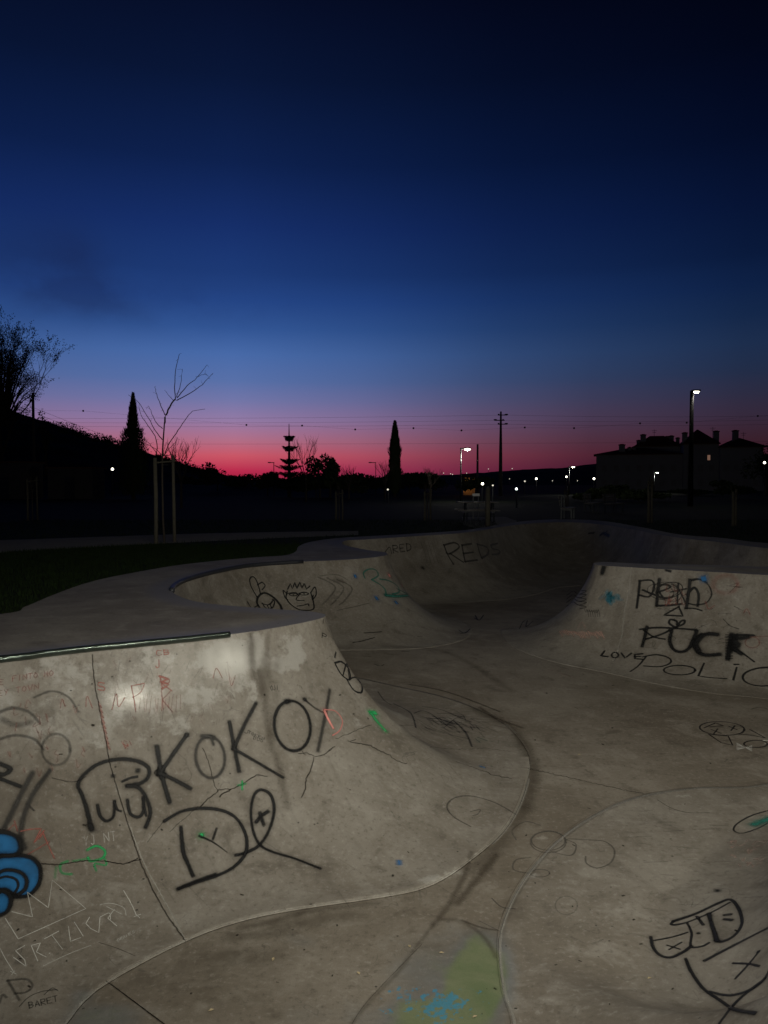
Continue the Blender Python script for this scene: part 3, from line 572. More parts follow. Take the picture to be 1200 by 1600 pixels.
for k in range(26): x, y = random.uniform(20, 330), random.uniform(340, 640); p.stroke([(x, y), (x+random.uniform(-12, 12), y+random.uniform(10, 34)), (x+random.uniform(-6, 18), y+random.uniform(0, 30))], 1.8, .30, **dd_)
for k in range(26): x, y = random.uniform(420, 900), random.uniform(190, 430); p.stroke([(x, y), (x+random.uniform(-12, 12), y+random.uniform(10, 34))], 1.2, .25, **dd_)
p.build('graffiti', 'red', 'thin red marker letters scattered over the top of the left wall')
p = Paint()
for k in range(30): x, y = random.uniform(430, 900), random.uniform(180, 430); a = random.uniform(-.6, .6); L_ = random.uniform(10, 60); p.stroke([(x, y), (x+L_*math.sin(a), y+L_*math.cos(a))], 1.0, .35, T=C1)
for k in range(14): x, y = random.uniform(30, 330), random.uniform(230, 600); a = random.uniform(0, 6); L_ = random.uniform(10, 50); p.stroke([(x, y), (x+L_*math.sin(a), y+L_*math.cos(a)*.4)], 1.0, .3, T=C1)
p.build('scratches', 'grey', 'fine dark scratches on the worn render under the lip')
# --- green and pink touches
p = Paint(); p.stroke([(260, 975), (232, 990), (238, 1020), (275, 1025)], 4, .6, T=C1); p.stroke([(335, 932), (370, 917), (403, 935), (395, 962), (350, 975), (338, 960)], 4, .75, T=C1); p.stroke([(400, 960), (408, 990), (365, 985), (370, 1012)], 3, .6, T=C1); p.stroke([(215, 1000), (210, 1040)], 4, .3, T=C1); p.stroke([(280, 975), (340, 965)], 3, .4, T=C1)
p.stroke([(535, 812), (535, 852)], 3, .85, T=C2); p.stroke([(515, 833), (552, 825)], 3, .6, T=C2); p.dot(345, 1066, 7, T=C2); p.stroke([(1135, 492), (1160, 492)], 8, .9, T=C2); p.stroke([(1140, 495), (1165, 530), (1205, 575)], 7, .8, T=C2, taper=.3)
p.build('graffiti', 'green', 'small bright green spray marks around the black letters')
p = Paint(); p.stroke([(152, 430), (165, 460), (188, 502)], 4, .9, T=C3); p.stroke([(150, 425), (195, 430), (225, 468), (215, 510), (185, 532)], 2.2, .7, T=C3); p.dot(152, 428, 5, T=C3)
p.build('graffiti', 'pink', 'pink painted letter D at the end of the word KOKOY'); p = Paint()
for k in range(26):
    x = 270+k*7.4; p.stroke([(x, 388+random.uniform(-5, 5)+k*.3), (x+14, 405+random.uniform(-8, 12)+k*.3)], 3.4, .55, T=C4)
p.stroke([(350, 375), (370, 350), (385, 375)], 1.6, .5, T=C4)
for k in range(10): x = 195+random.random()*150; p.stroke([(x, 555+(x-195)*.32), (x+22, 560+(x-195)*.3)], 1.8, .3, T=C4)
for k in range(22): x, y = random.uniform(1040, 1190), random.uniform(290, 410); p.stroke([(x, y), (x+random.uniform(-20, 20), y+random.uniform(-14, 14)), (x+random.uniform(-30, 30), y+random.uniform(-14, 14))], 2.0, .4, T=C5)
p.build('graffiti', 'salmon', 'rubbed salmon coloured chalk patch')
# --- white chalk
p = Paint(); w_ = dict(T=C1)
p.stroke([(20, 1195), (70, 1275), (330, 1158), (200, 1048), (185, 1155), (105, 1095), (125, 1190), (45, 1170)], 1.4, .75, curve=False, **w_); p.stroke([(0, 1310), (20, 1350), (55, 1405)], 1.4, .7, **w_); p.stroke([(40, 1400), (62, 1410)], 1.4, .7, **w_); p.stroke([(45, 1412), (58, 1396)], 1.4, .7, **w_)
p.stroke([(95, 1300), (60, 1320), (95, 1355), (100, 1380), (52, 1345)], 1.6, .8, curve=False, **w_); p.stroke([(120, 1300), (145, 1360)], 1.6, .8, **w_); p.stroke([(120, 1300), (155, 1290), (140, 1325), (178, 1345)], 1.6, .8, curve=False, **w_); p.dot(190, 1330, 2, **w_)
p.stroke([(170, 1275), (225, 1245)], 1.5, .8, **w_); p.stroke([(200, 1262), (240, 1315)], 1.5, .8, **w_); p.stroke([(262, 1225), (270, 1285), (310, 1270)], 1.5, .8, curve=False, **w_); p.stroke([(285, 1210), (320, 1265)], 1.5, .8, **w_)
p.stroke([(345, 1190), (330, 1215), (350, 1235), (380, 1250), (385, 1190)], 1.5, .8, curve=False, **w_); p.stroke([(385, 1190), (420, 1175), (425, 1200)], 1.5, .8, **w_); p.stroke([(440, 1160), (415, 1195), (450, 1225)], 1.5, .8, curve=False, **w_); p.stroke([(410, 1150), (470, 1180)], 1.3, .7, **w_)
p.stroke([(385, 1142), (430, 1138), (475, 1155), (485, 1185)], 1.3, .7, **w_); p.stroke([(475, 1088), (505, 1140), (525, 1185)], 1.4, .8, **w_); p.stroke([(515, 1190), (542, 1180)], 1.4, .8, **w_); p.stroke([(520, 1178), (538, 1195)], 1.4, .8, **w_); p.stroke([(165, 1380), (260, 1335), (350, 1300)], 1.3, .7, **w_); text(p, 'ORANES', 450, 1275, 8, -4, 2, 10, 1.1, .6, **w_)
text(p, 'YJ NT', 320, 880, 18, -3, 4, 36, 1.3, .55, **w_)
for k in range(7): p.stroke([(1060, 890+k*5), (1128, 926-k*4)], 2.0, .8, T=C4)
p.stroke([(1180, 878), (1200, 878)], 4, .9, T=C4); p.stroke([(1185, 892), (1200, 892)], 2.5, .9, T=C4)
p.build('graffiti', 'white', 'thin white chalk crown and lettering low on the left wall')
# --- right wall
p = Paint(); t4 = dict(T=C4)
p.stroke([(628, 165), (622, 225), (614, 285)], 4, **t4); p.stroke([(625, 165), (680, 163), (692, 195), (670, 235), (625, 228)], 3, **t4)
p.stroke([(715, 158), (708, 215), (703, 275)], 5, **t4); p.stroke([(703, 276), (760, 274), (812, 268)], 4, **t4); p.stroke([(640, 205), (700, 230), (740, 245)], 3, .9, **t4); p.stroke([(705, 215), (740, 205), (765, 190), (735, 180), (712, 200), (735, 240), (775, 235)], 3, **t4)
p.stroke([(770, 180), (800, 200), (830, 260)], 2.5, .8, **t4); p.stroke([(800, 175), (795, 262)], 3, .9, **t4); p.stroke([(765, 215), (835, 200)], 2.5, .9, **t4)
p.stroke([(852, 162), (845, 220), (836, 285)], 4.5, **t4); p.stroke([(840, 225), (870, 195), (890, 225), (886, 278)], 4, **t4); p.stroke([(850, 163), (890, 157), (925, 172)], 3.2, **t4); p.stroke([(855, 165), (900, 158), (935, 185), (948, 225), (925, 262), (880, 272), (838, 264)], 2.4, .8, **t4)
p.stroke([(802, 280), (735, 318), (820, 322), (802, 280)], 3, curve=False, **t4); p.stroke([(830, 288), (870, 288), (905, 298)], 2.5, .9, **t4)
p.stroke([(790, 375), (760, 355), (765, 338), (792, 345), (795, 365), (812, 345), (828, 342), (822, 358), (780, 375), (760, 385)], 3.5, **t4)
p.stroke([(660, 370), (650, 415), (638, 458)], 4.5, **t4); p.stroke([(628, 382), (700, 374), (800, 378), (880, 384)], 3.5, **t4); p.stroke([(645, 385), (690, 415), (740, 425)], 2.8, **t4); p.stroke([(655, 425), (720, 405), (790, 372)], 3.5, **t4)
p.stroke([(770, 388), (762, 435), (780, 472), (815, 482), (850, 462), (882, 388)], 5.5, **t4)
p.stroke([(975, 405), (930, 402), (893, 418), (872, 450), (890, 485), (930, 497), (985, 493)], 6.5, **t4); p.stroke([(905, 410), (880, 445), (892, 480)], 8, **t4)
p.stroke([(1038, 405), (1030, 450), (1020, 515)], 7, **t4); p.stroke([(1040, 408), (1090, 406), (1138, 409)], 4, **t4); p.stroke([(1055, 420), (1085, 420), (1110, 415)], 7, .95, **t4); p.stroke([(1050, 435), (1065, 450), (1050, 465)], 9, **t4); p.stroke([(1050, 460), (1090, 490), (1138, 526)], 3, **t4); p.stroke([(1050, 470), (1080, 492)], 6, **t4)
for k in range(16): y = 405+k*7; p.stroke([(1010, y), (1042, y+random.uniform(-3, 3))], 1.3, .8, **t4)
p.stroke([(470, 478), (455, 500), (485, 504)], 3.5, curve=False, **t4); p.ell(517, 497, 15, 12, 3, **t4); p.stroke([(545, 487), (562, 510), (590, 488)], 3, curve=False, **t4); p.stroke([(640, 490), (605, 494), (607, 513), (640, 515)], 3.5, curve=False, **t4); p.stroke([(605, 503), (630, 503)], 3, **t4)
p.stroke([(655, 505), (620, 545), (585, 570)], 3, **t4); p.stroke([(640, 505), (700, 495), (755, 508), (765, 530), (720, 548), (645, 545)], 3, **t4); p.ell(805, 564, 70, 21, 3.2, **t4)
p.stroke([(915, 533), (890, 588)], 3, **t4); p.stroke([(890, 590), (950, 598), (1015, 602)], 2.6, **t4); p.stroke([(1060, 552), (1045, 608)], 3.2, **t4); p.stroke([(1050, 538), (1068, 538)], 3.5, **t4)
p.stroke([(1215, 550), (1150, 556), (1100, 575), (1088, 600), (1110, 622), (1160, 634), (1215, 632)], 3.4, **t4)
p.stroke([(468, 100), (460, 130)], 7, **t4); p.stroke([(745, 117), (765, 122)], 4, **t4)
p.build('graffiti', 'black', 'black lettering FUCK POLICE with LOVE beside it on the right wall')
p = Paint()
for k in range(5): p.ell(730+k*10+random.uniform(-14, 14), 215+random.uniform(-14, 14), 60, 34, 1.5, .55, random.uniform(-20, 20), T=C4)
for k in range(22): x, y = random.uniform(630, 1180), random.uniform(150, 500); p.stroke([(x, y), (x+random.uniform(-40, 40), y+random.uniform(-14, 26)), (x+random.uniform(-40, 60), y+random.uniform(-20, 30))], 1.2, .35, T=C4)
for k in range(5): y = 195+k*16; p.stroke([(300, y+20), (330, y), (350, y+12), (390, y+random.uniform(10, 30)), (360, y+30)], 1.8, .75, T=C4)
for k in range(6): x = 380+k*10; p.stroke([(x, 290+k*3), (x+8, 305), (x+14, 295), (x+20, 325)], 1.5, .5, T=C4)
p.stroke([(90, 380), (105, 350), (125, 340), (120, 370), (150, 345)], 2, .6, T=C4); p.stroke([(1000, 335), (1030, 365), (1070, 380)], 1.8, .7, T=C4); p.stroke([(1125, 738), (1160, 730), (1200, 738)], 2, .8, T=C4)
p.build('graffiti', 'soft', 'faint tangled scribbles behind the right wall lettering')
p = Paint()
for k in range(10): x, y = random.uniform(740, 850), random.uniform(170, 250); p.stroke([(x, y), (x+random.uniform(-10, 10), y+30), (x+20, y+random.uniform(-10, 30))], 1.5, .6, T=C4)
p.stroke([(1090, 310), (1105, 290), (1120, 315)], 1.6, .6, T=C4); p.ell(1130, 440, 32, 24, 1.8, .5, T=C4); p.stroke([(1140, 415), (1200, 412)], 1.8, .5, T=C4); p.ell(1010, 180, 55, 40, 8, .22, T=C4); p.stroke([(920, 255), (935, 290), (960, 275)], 1.6, .6, T=C4)
p.build('graffiti', 'red', 'red scribble among the black letters on the right wall')
p = Paint()
for k in range(26): x, y = random.gauss(505, 22), random.gauss(242, 16); p.stroke([(x, y), (x+random.uniform(-12, 12), y+random.uniform(-12, 12))], 5.5, .28, T=C4)
p.build('graffiti', 'skyblue', 'hazy light blue sprayed patch on the right wall')
p = Paint(); p.stroke([(912, 150), (915, 160)], 6, T=C4); p.dot(807, 664, 3, .8, T=C3); p.stroke([(800, 660), (820, 666)], 3, .8, T=C3); p.dot(463, 1062, 9, .7, T=C3); p.dot(945, 241, 5, T=C6); p.dot(1045, 345, 6, T=C6); p.dot(1137, 365, 6, T=C6)
p.build('graffiti', 'blue', 'small dark blue dabs of paint')
p = Paint(); p.ell(995, 825, 100, 30, 2.4, .9, 3, T=C4)
for a in ([(945, 828), (990, 846)], [(975, 826), (958, 848)], [(1025, 815), (1062, 830)], [(1052, 812), (1035, 834)], [(915, 822), (965, 800), (1000, 812), (940, 818)], [(935, 850), (990, 888), (1042, 900), (1022, 858), (945, 852)], [(1070, 850), (1130, 855), (1190, 868), (1120, 830)]): p.stroke(a, 2.2, .85, curve=False, T=C4)
p.ell(1145, 894, 52, 16, 2.4, .9, T=C4)
p.build('graffiti', 'black', 'small black face with crossed eyes on the floor at right')
# --- bottom right figure
p = Paint(); t5 = dict(T=C5)
for pts, w in (([(805, 640), (900, 608), (1000, 562), (1045, 550), (1080, 590), (1092, 650), (1060, 700), (1010, 725), (985, 720)], 4.5), ([(805, 640), (800, 655), (860, 645), (960, 605), (1040, 562)], 3.5), ([(955, 610), (965, 650), (978, 690), (988, 722)], 7), ([(865, 650), (882, 690), (880, 745), (925, 745), (955, 730)], 4), ([(905, 622), (930, 655)], 5),
    ([(712, 708), (722, 750), (750, 782), (795, 792), (850, 768), (880, 745)], 5), ([(725, 720), (800, 706), (865, 686)], 3), ([(780, 740), (832, 756)], 3.5), ([(840, 728), (788, 758)], 3), ([(1020, 615), (1045, 612)], 5), ([(1020, 632), (1050, 636)], 5),
    ([(858, 798), (880, 850), (930, 920), (1000, 970), (1060, 1008), (1150, 1025)], 6), ([(935, 805), (1050, 745), (1215, 660)], 4.5), ([(1055, 815), (1120, 818), (1165, 827)], 4), ([(1165, 765), (1120, 820), (1065, 880)], 4), ([(960, 935), (1040, 950), (1120, 930), (1180, 890), (1215, 830)], 4.5), ([(1190, 880), (1100, 950), (1050, 1000), (995, 1075)], 4.5)): p.stroke(pts, w, **t5)
p.dot(910, 690, 5, **t5); p.dot(1160, 768, 5, **t5)
p.build('graffiti', 'black', 'black cartoon face outline with a cap in the bottom right corner')
p = Paint(); p.dot(990, 513, 9, .8, T=C5); p.stroke([(1215, 175), (1130, 200), (1070, 235), (1058, 262), (1095, 273), (1160, 252), (1215, 222)], 2.4, .95, T=C5); p.build('graffiti', 'black', 'thin black eye outline near the right edge')
p = Paint(); p.stroke([(1140, 238), (1175, 225), (1215, 210)], 12, .75, T=C5); p.stroke([(790, 540), (830, 555)], 2, .5, T=C3); p.stroke([(780, 545), (800, 560)], 2, .5, T=C3)
for pts, w, d in (([(990, 250), (984, 225), (1010, 208), (1040, 212), (1052, 238), (1022, 258)], 2.6, .9), ([(1022, 258), (1060, 280), (1085, 305), (1090, 335)], 3, .9), ([(1085, 330), (1130, 335), (1192, 332)], 6, .8), ([(1060, 255), (1100, 262), (1140, 285), (1150, 315), (1120, 325)], 3, .8), ([(1140, 300), (1190, 325)], 3, .6)): p.stroke(pts, w, d, T=C6)
p.build('graffiti', 'teal', 'dark green spray drawing on the middle wall')
p = Paint(); p.dot(1105, 238, 6, .9, T=C6); p.dot(1165, 286, 6, .8, T=C6); p.build('graffiti', 'pink', 'two pink dots on the middle wall')
# --- hip scribbles
p = Paint(); t3 = dict(T=C3)
for pts, w in (([(216, 178), (211, 200)], 3), ([(212, 222), (240, 218), (270, 250), (274, 292), (240, 272), (212, 225)], 3.2), ([(245, 275), (262, 225), (272, 290)], 2.8), ([(272, 290), (300, 284), (325, 320), (320, 346), (290, 336), (262, 292)], 3.6)): p.stroke([(x-17, y+7) for x, y in pts], w, **t3)
p.build('graffiti', 'black', 'black looping tag on the rounded end of the front wall')
p = Paint()
for pts, w, d in (([(375, 350), (400, 385), (430, 405)], 2.5, .6), ([(440, 400), (500, 430), (520, 455), (532, 500)], 3.5, .75), ([(525, 440), (560, 430), (600, 445), (640, 480)], 2.6, .6), ([(560, 410), (640, 425), (700, 450), (762, 475)], 3, .5), ([(690, 470), (740, 520), (766, 578)], 4, .75), ([(600, 450), (680, 480), (745, 490)], 3, .5), ([(540, 465), (600, 500), (680, 530), (750, 545)], 2.6, .45), ([(760, 495), (770, 510)], 2, .7), ([(785, 495), (800, 510), (818, 515)], 2, .7), ([(620, 440), (720, 445), (740, 470)], 2, .5), ([(650, 500), (700, 460), (745, 455)], 2, .45)): p.stroke(pts, w, d, **t3)
for k in range(90): x, y = random.gauss(640, 75), random.gauss(475, 24); p.stroke([(x, y), (x+random.uniform(20, 60), y+random.uniform(-2, 26))], 3.0, .26, **t3)
p.build('graffiti', 'soft', 'dark smudged scribbles along the shoulder of the front hip')
p = Paint()
for pts, w, d in (([(950, 862), (860, 812), (760, 785), (690, 795), (662, 830), (690, 872), (760, 912)], 3.4, .6), ([(760, 850), (800, 840), (790, 860), (770, 865)], 2, .5)): p.stroke(pts, w, d, **t3)
p.ell(1085, 970, 70, 40, 2.8, .6, **t3); p.ell(285, 310, 74, 44, 2.8, .55, T=C5); p.stroke([(300, 350), (380, 365), (400, 320), (360, 298), (440, 300), (520, 308), (560, 345), (545, 395), (490, 418), (445, 400), (440, 370)], 3, .55, T=C5); p.stroke([(150, 300), (135, 260), (190, 225), (250, 240)], 3, .4, T=C5); p.stroke([(200, 440), (140, 425), (150, 385), (210, 375)], 3, .5, T=C5)
p.ell(250, 440, 40, 16, 2.4, .5, T=C5); p.ell(360, 575, 46, 38, 2.6, .25, T=C5); p.stroke([(740, 135), (800, 170), (870, 188), (955, 188)], 1.8, .65, T=C5); p.stroke([(50, 545), (90, 580), (145, 588)], 2.4, .6, T=C5); p.stroke([(0, 640), (80, 680)], 1.6, .5, T=C5)
for k in range(22): x, y = random.uniform(600, 1180), random.uniform(120, 600); p.stroke([(x, y), (x+random.uniform(20, 120), y+random.uniform(-8, 14))], random.uniform(1.2, 4), .22, T=C5)
for k in range(16): x, y = random.uniform(300, 1100), random.uniform(500, 1050); p.stroke([(x, y), (x+random.uniform(-20, 60), y+random.uniform(-20, 24)), (x+random.uniform(0, 90), y+random.uniform(-30, 30))], random.uniform(1.2, 4), .16, T=C5)
for k in range(36): x, y = random.uniform(560, 1180), random.uniform(990, 1220); p.stroke([(x, y), (x+random.uniform(-30, 50), y+random.uniform(-5, 5))], random.uniform(1, 2.5), .25)
for k in range(30): x, y = random.uniform(250, 760), random.uniform(1160, 1400); a = random.uniform(.4, 1.3); L_ = random.uniform(10, 50); p.stroke([(x, y), (x+L_*math.cos(a), y+L_*math.sin(a))], random.uniform(1, 3), .14)
p.build('scuffs', 'grey', 'grey wheel scuffs and rubbed out rings on the floor')
p = Paint()
for pts, w, d in (([(270, 145), (310, 138), (360, 124)], 3, .8), ([(320, 105), (390, 100)], 3, .7), ([(305, 200), (345, 203)], 2, .7), ([(360, 235), (385, 242), (400, 236)], 2, .8), ([(475, 182), (500, 182)], 3, .7), ([(780, 30), (795, 52), (815, 30)], 2.2, .8), ([(775, 42), (795, 52)], 2, .8), ([(712, 92), (735, 106), (760, 86)], 2.2, .8), ([(718, 108), (750, 100)], 2, .7), ([(540, 120), (560, 118)], 2, .6)): p.stroke(pts, w, d, **t3)
p.build('graffiti', 'black', 'short black dashes and two arrows on the dim floor')
# --- middle wall faces
p = Paint(); t6 = dict(T=C6)
for pts, w in (([(505, 398), (485, 370), (490, 338), (520, 320), (560, 340), (592, 375), (602, 405)], 2.4), ([(484, 338), (458, 292), (450, 258), (463, 243), (480, 258), (494, 296), (500, 322)], 2.4), ([(488, 282), (508, 270), (522, 286), (508, 305)], 2.2), ([(508, 370), (540, 375), (562, 352)], 2.2), ([(510, 368), (525, 390), (555, 390), (567, 362), (558, 350)], 2.2), ([(532, 378), (540, 392)], 2), ([(545, 372), (552, 388)], 2), ([(440, 362), (460, 390), (492, 376)], 2),
    ([(626, 312), (622, 345), (648, 378), (690, 400), (745, 398), (750, 368), (736, 318)], 2.4), ([(625, 325), (607, 308), (615, 340), (628, 352)], 2), ([(738, 316), (756, 292), (762, 325), (745, 352), (748, 330)], 2), ([(685, 325), (668, 352), (705, 356)], 2), ([(672, 382), (700, 378), (724, 371), (728, 381)], 2), ([(710, 402), (712, 415)], 2), ([(722, 402), (745, 420)], 2), ([(630, 322), (665, 318), (678, 330)], 2), ([(680, 322), (705, 316), (725, 322)], 2)): p.stroke(pts, w, **t6)
p.stroke([(628, 303), (640, 276), (650, 300), (662, 270), (671, 300), (686, 268), (694, 298), (706, 275), (716, 302), (732, 288)], 2.2, curve=False, **t6)
p.ell(655, 328, 18, 6, 1.8, **t6); p.ell(705, 324, 20, 6, 1.8, **t6); p.dot(655, 328, 2.5, **t6); p.dot(705, 324, 2.5, **t6)
p.build('graffiti', 'black', 'two black cartoon heads, one with long ear and one with spiky hair, on the middle wall')
p = Paint()
for k in range(3): p.stroke([(770+k*45, 245+k*6), (850+k*40, 290+k*4), (820+k*35, 345+k*8), (790+k*40, 375)], 3.2, .35, **t6)
p.stroke([(860, 402), (940, 385), (1010, 368)], 1.6, .5, **t6); p.stroke([(780, 240), (860, 235), (910, 260)], 2, .35, **t6)
for pts in ([(340, 155), (358, 200), (385, 245)], [(340, 156), (390, 144), (412, 165), (370, 195), (352, 192)], [(370, 195), (400, 215), (432, 236)], [(425, 155), (432, 195), (440, 234)], [(425, 156), (470, 149)], [(432, 195), (478, 189)], [(440, 233), (498, 225)], [(497, 150), (506, 185), (517, 217)], [(495, 151), (540, 165), (548, 195), (517, 217)], [(592, 148), (562, 156), (568, 172), (600, 180), (596, 196), (566, 200)]): p.stroke(pts, 3.2, 1.0, T=C7)
text(p, 'RED', 100, 158, 22, -3, 4, 34, 2.0, .8, T=C7); p.stroke([(60, 195), (85, 165), (95, 195)], 2, .7, T=C7); p.dot(240, 262, 7, .8, T=C7); p.stroke([(1020, 100), (1045, 98)], 4, .8, T=C7); p.stroke([(1075, 108), (1090, 100), (1115, 112)], 5, .8, T=C7); p.dot(1105, 90, 3, .7, T=C7)
for k in range(4): p.stroke([(230+k*18, 140), (250+k*16, 190), (262+k*18, 240)], 2, .25, T=C7)
p.build('graffiti', 'soft', 'faded letters REDS on the far wall and chevrons on the middle wall')
# --- cracks, joints, dirt
p = Paint()
for pts, w in (([(340, 930), (375, 895), (410, 870), (425, 855), (455, 848), (480, 852), (530, 830), (570, 805), (600, 783), (650, 790)], 1.5), ([(430, 885), (445, 870), (470, 860), (480, 848)], 2.2), ([(350, 655), (375, 715), (395, 790), (405, 830), (420, 855)], 1.1), ([(800, 685), (840, 680), (880, 697), (920, 688), (970, 650), (940, 670)], 1.3), ([(870, 705), (862, 745), (850, 775), (833, 800), (832, 850), (812, 888)], 1.6), ([(815, 665), (830, 690)], 1), ([(195, 1050), (330, 930)], .8), ([(0, 1195), (60, 1180)], 1.4), ([(170, 1000), (90, 1100)], .8)): p.stroke(pts, w, .75, curve=False, T=C2, jit=.5)
for pts, w in (([(260, 560), (345, 575), (380, 595), (425, 615), (455, 640), (495, 650)], 1.8), ([(200, 545), (260, 520), (310, 500), (350, 485)], 1.0), ([(700, 640), (780, 668), (850, 695), (930, 712)], 1.7), ([(250, 555), (285, 550)], 1.5), ([(590, 580), (700, 590), (830, 585), (930, 600)], .9), ([(1000, 670), (1080, 688), (1200, 714), (1320, 742), (1480, 775)], 1.5)): p.stroke(pts, w, .75, curve=False, T=C3, jit=.5)
p.stroke([(355, 180), (358, 240), (368, 320), (385, 400), (405, 500), (420, 590), (440, 660), (470, 760), (510, 890), (545, 990), (590, 1090), (640, 1180), (712, 1280)], 1.8, .62, curve=False, T=C1, jit=.3)
p.stroke([(160, 985), (230, 988), (320, 975), (400, 975), (480, 985), (530, 965)], 1.6, .8, T=C1, jit=.4); p.stroke([(200, 655), (280, 670), (330, 650)], 1.4, .5, T=C1); p.stroke([(410, 1438), (480, 1490), (560, 1550), (640, 1610)], 1.8, .95, T=C1); p.stroke([(380, 1288), (450, 1310), (520, 1340)], 1.0, .6, T=C1)
for _ in range(70):
    x, y = random.uniform(20, 1180), random.uniform(1050, 1590); p.stroke([(x, y), (x+random.uniform(-2, 4), y+random.uniform(-1, 2))], random.uniform(1.2, 3.0), .8)
p.stroke([(915, 55), (912, 75)], 2, .8, T=C2); p.stroke([(690, 470), (470, 700), (400, 800)], 1.0, .4, T=C8)
p.build('cracks', 'crack', 'dark hairline cracks, joints and pits in the concrete')
p = Paint()
ci = [i for i in range(NS)]
p.stroke([(715, 1282), (668, 1190), (612, 1090), (555, 985), (500, 840)], 1.8, .55, T=C1); p.stroke([(430, 1420), (570, 1345), (712, 1283), (860, 1230), (1100, 1160)], 2.0, .35, T=C1); p.stroke([(590, 110), (580, 200), (560, 300), (545, 420), (510, 520)], 2.4, .4, T=C4)
def px_of(q):
    a, b, _ = project(np.array([[q[0], q[1], float(floorz(q[0], q[1]))]])); return (float(a[0]), float(b[0]))
bpx = [px_of(q) for q in Bc]
def basestroke(P, cond, w, dens, dx=0, dy=0):
    run = []
    for q, a in zip(Bc, bpx):
        if cond(q, a): run.append((a[0]+dx, a[1]+dy))
        else:
            if len(run) > 4: P.stroke(run[::3], w, dens, curve=False)
            run = []
    if len(run) > 4: P.stroke(run[::3], w, dens, curve=False)
near_hip = lambda q, a: q[1] < 9.5 and 0 < a[0] < 840 and 1060 < a[1] < 1640 and q[0] < 1.7 and not (q[1] < 4.4 and a[0] > 650)
right_hip = lambda q, a: a[0] > 765 and 1215 < a[1] < 1640 and q[0] > .5
basestroke(p, near_hip, 2.2, .34, 0, -2); basestroke(p, right_hip, 3.6, .42, 2, 1)
p.build('joint_edges', 'seam', 'pale chipped edge along the foot of the walls')
p = Paint(); basestroke(p, near_hip, 1.2, .7, 0, 2); basestroke(p, right_hip, 1.0, .3, -4, -1)
p.build('foot_joint', 'crack', 'dark joint where wall meets floor')
p = Paint()
p.stroke([(780, 425), (850, 455), (915, 490), (965, 545), (1000, 610), (1020, 670), (1010, 750), (985, 830)], 26, .42, T=C3); p.stroke([(985, 830), (950, 890), (900, 960), (850, 1020), (790, 1080)], 30, .28, T=C3); p.stroke([(800, 415), (870, 460), (975, 500)], 8, .5, T=C3)
p.stroke([(900, 85), (880, 150), (850, 220), (800, 310), (740, 390)], 11, .38, T=C8); p.stroke([(740, 390), (660, 490), (590, 590), (480, 700), (400, 800)], 9, .26, T=C8); p.stroke([(1000, 100), (920, 200), (840, 300)], 14, .45, T=C8)
p.stroke([(-60, 400), (60, 375), (200, 335), (360, 312), (500, 298)], 16, .28, T=C8); p.stroke([(-100, 440), (40, 425), (150, 420)], 26, .28, T=C8); p.stroke([(770, 365), (860, 375), (950, 440), (1000, 520)], 9, .3, T=C8); p.stroke([(1000, 410), (940, 400), (860, 370)], 5, .5, T=C8)
p.stroke([(600, 1010), (700, 1020), (800, 1080)], 18, .2); p.stroke([(640, 1070), (700, 1082), (780, 1112)], 6, .6)
p.stroke([(575, 110), (580, 220), (590, 330)], 13, .30, T=C2); p.stroke([(612, 300), (640, 420), (650, 520), (680, 650), (720, 800), (745, 930)], 15, .26, T=C2); p.stroke([(655, 125), (655, 210)], 12, .22, T=C2); p.stroke([(500, 800), (560, 960)], 20, .12, T=C2)
p.build('dirt_stains', 'dirt', 'brown dirt lines left by water on floor and wall')

# coping pipes
def lip_between(pa, pb):
    a = np.argmin(np.sum((Lc-np.array(pa))**2, 1)); b = np.argmin(np.sum((Lc-np.array(pb))**2, 1)); r = range(a, b+1) if a <= b else list(range(a, NS))+list(range(0, b+1)); return [Lc[i] for i in r]
def inward(P):
    out = []
    for i, q in enumerate(P):
        t = np.array(P[min(i+1, len(P)-1)])-np.array(P[max(i-1, 0)]); t = t/np.linalg.norm(t); nn = np.array([t[1], -t[0]]) if flip is False else np.array([-t[1], t[0]])
        if area > 0: nn = np.array([-t[1], t[0]])
        else: nn = np.array([t[1], -t[0]])
        out.append((q[0]+nn[0]*.006, q[1]+nn[1]*.006, .006))
    return out
cp = inward(lip_between((-4.4, 5.3), lp(358, 992)))
MB().tube(cp[::3]+[cp[-1]], .030, 14).build('coping', M['pipe'], bowl, True)['label'] = 'dark green steel coping pipe worn shiny along the front lip'
cp = inward(lip_between(lp(268, 924), lp(473, 878)))
MB().tube(cp[::3]+[cp[-1]], .035, 12).build('coping', M['pipe2'], bowl, True)['label'] = 'dark coping pipe along the middle lip'

# ------------------------------------------------------------------ ground, path, terrain
hole = [tuple(p) for p in np.array(OUTs)]
cen = np.mean(hole, 0); holes = [(p[0]+(cen[0]-p[0])*.002, p[1]+(cen[1]-p[1])*.002) for p in hole]
big = [(-900, -60), (900, -60), (900, 1500), (-900, 1500)]
ex = [(x, y) for x in np.arange(-40, 60, 5) for y in np.arange(-20, 80, 5) if not inpoly(np.array([x]), np.array([y]), OUTs)[0]]
gv, gf = cdt([holes, big], ex, lambda x, y: ~inpoly(x, y, holes), -.05)
ground = mesh_obj('ground', gv, gf, M['soil'], None, False); tag(ground, 'dark grass ground around the skate bowl', 'ground', kind='structure')
pn = [on_z(*q, -.046) for q in ((-200, 884), (0, 864), (150, 855), (300, 847), (450, 840), (560, 836))]; pf = [on_z(*q, -.046) for q in ((-200, 850), (0, 844), (150, 839), (300, 834), (450, 831), (560, 829.5))]
pn = [cr(*[pn[max(0, min(5, i+j-1))] for j in range(4)], t/8) for i in range(5) for t in range(9)]; pf = [cr(*[pf[max(0, min(5, i+j-1))] for j in range(4)], t/8) for i in range(5) for t in range(9)]
m = MB()
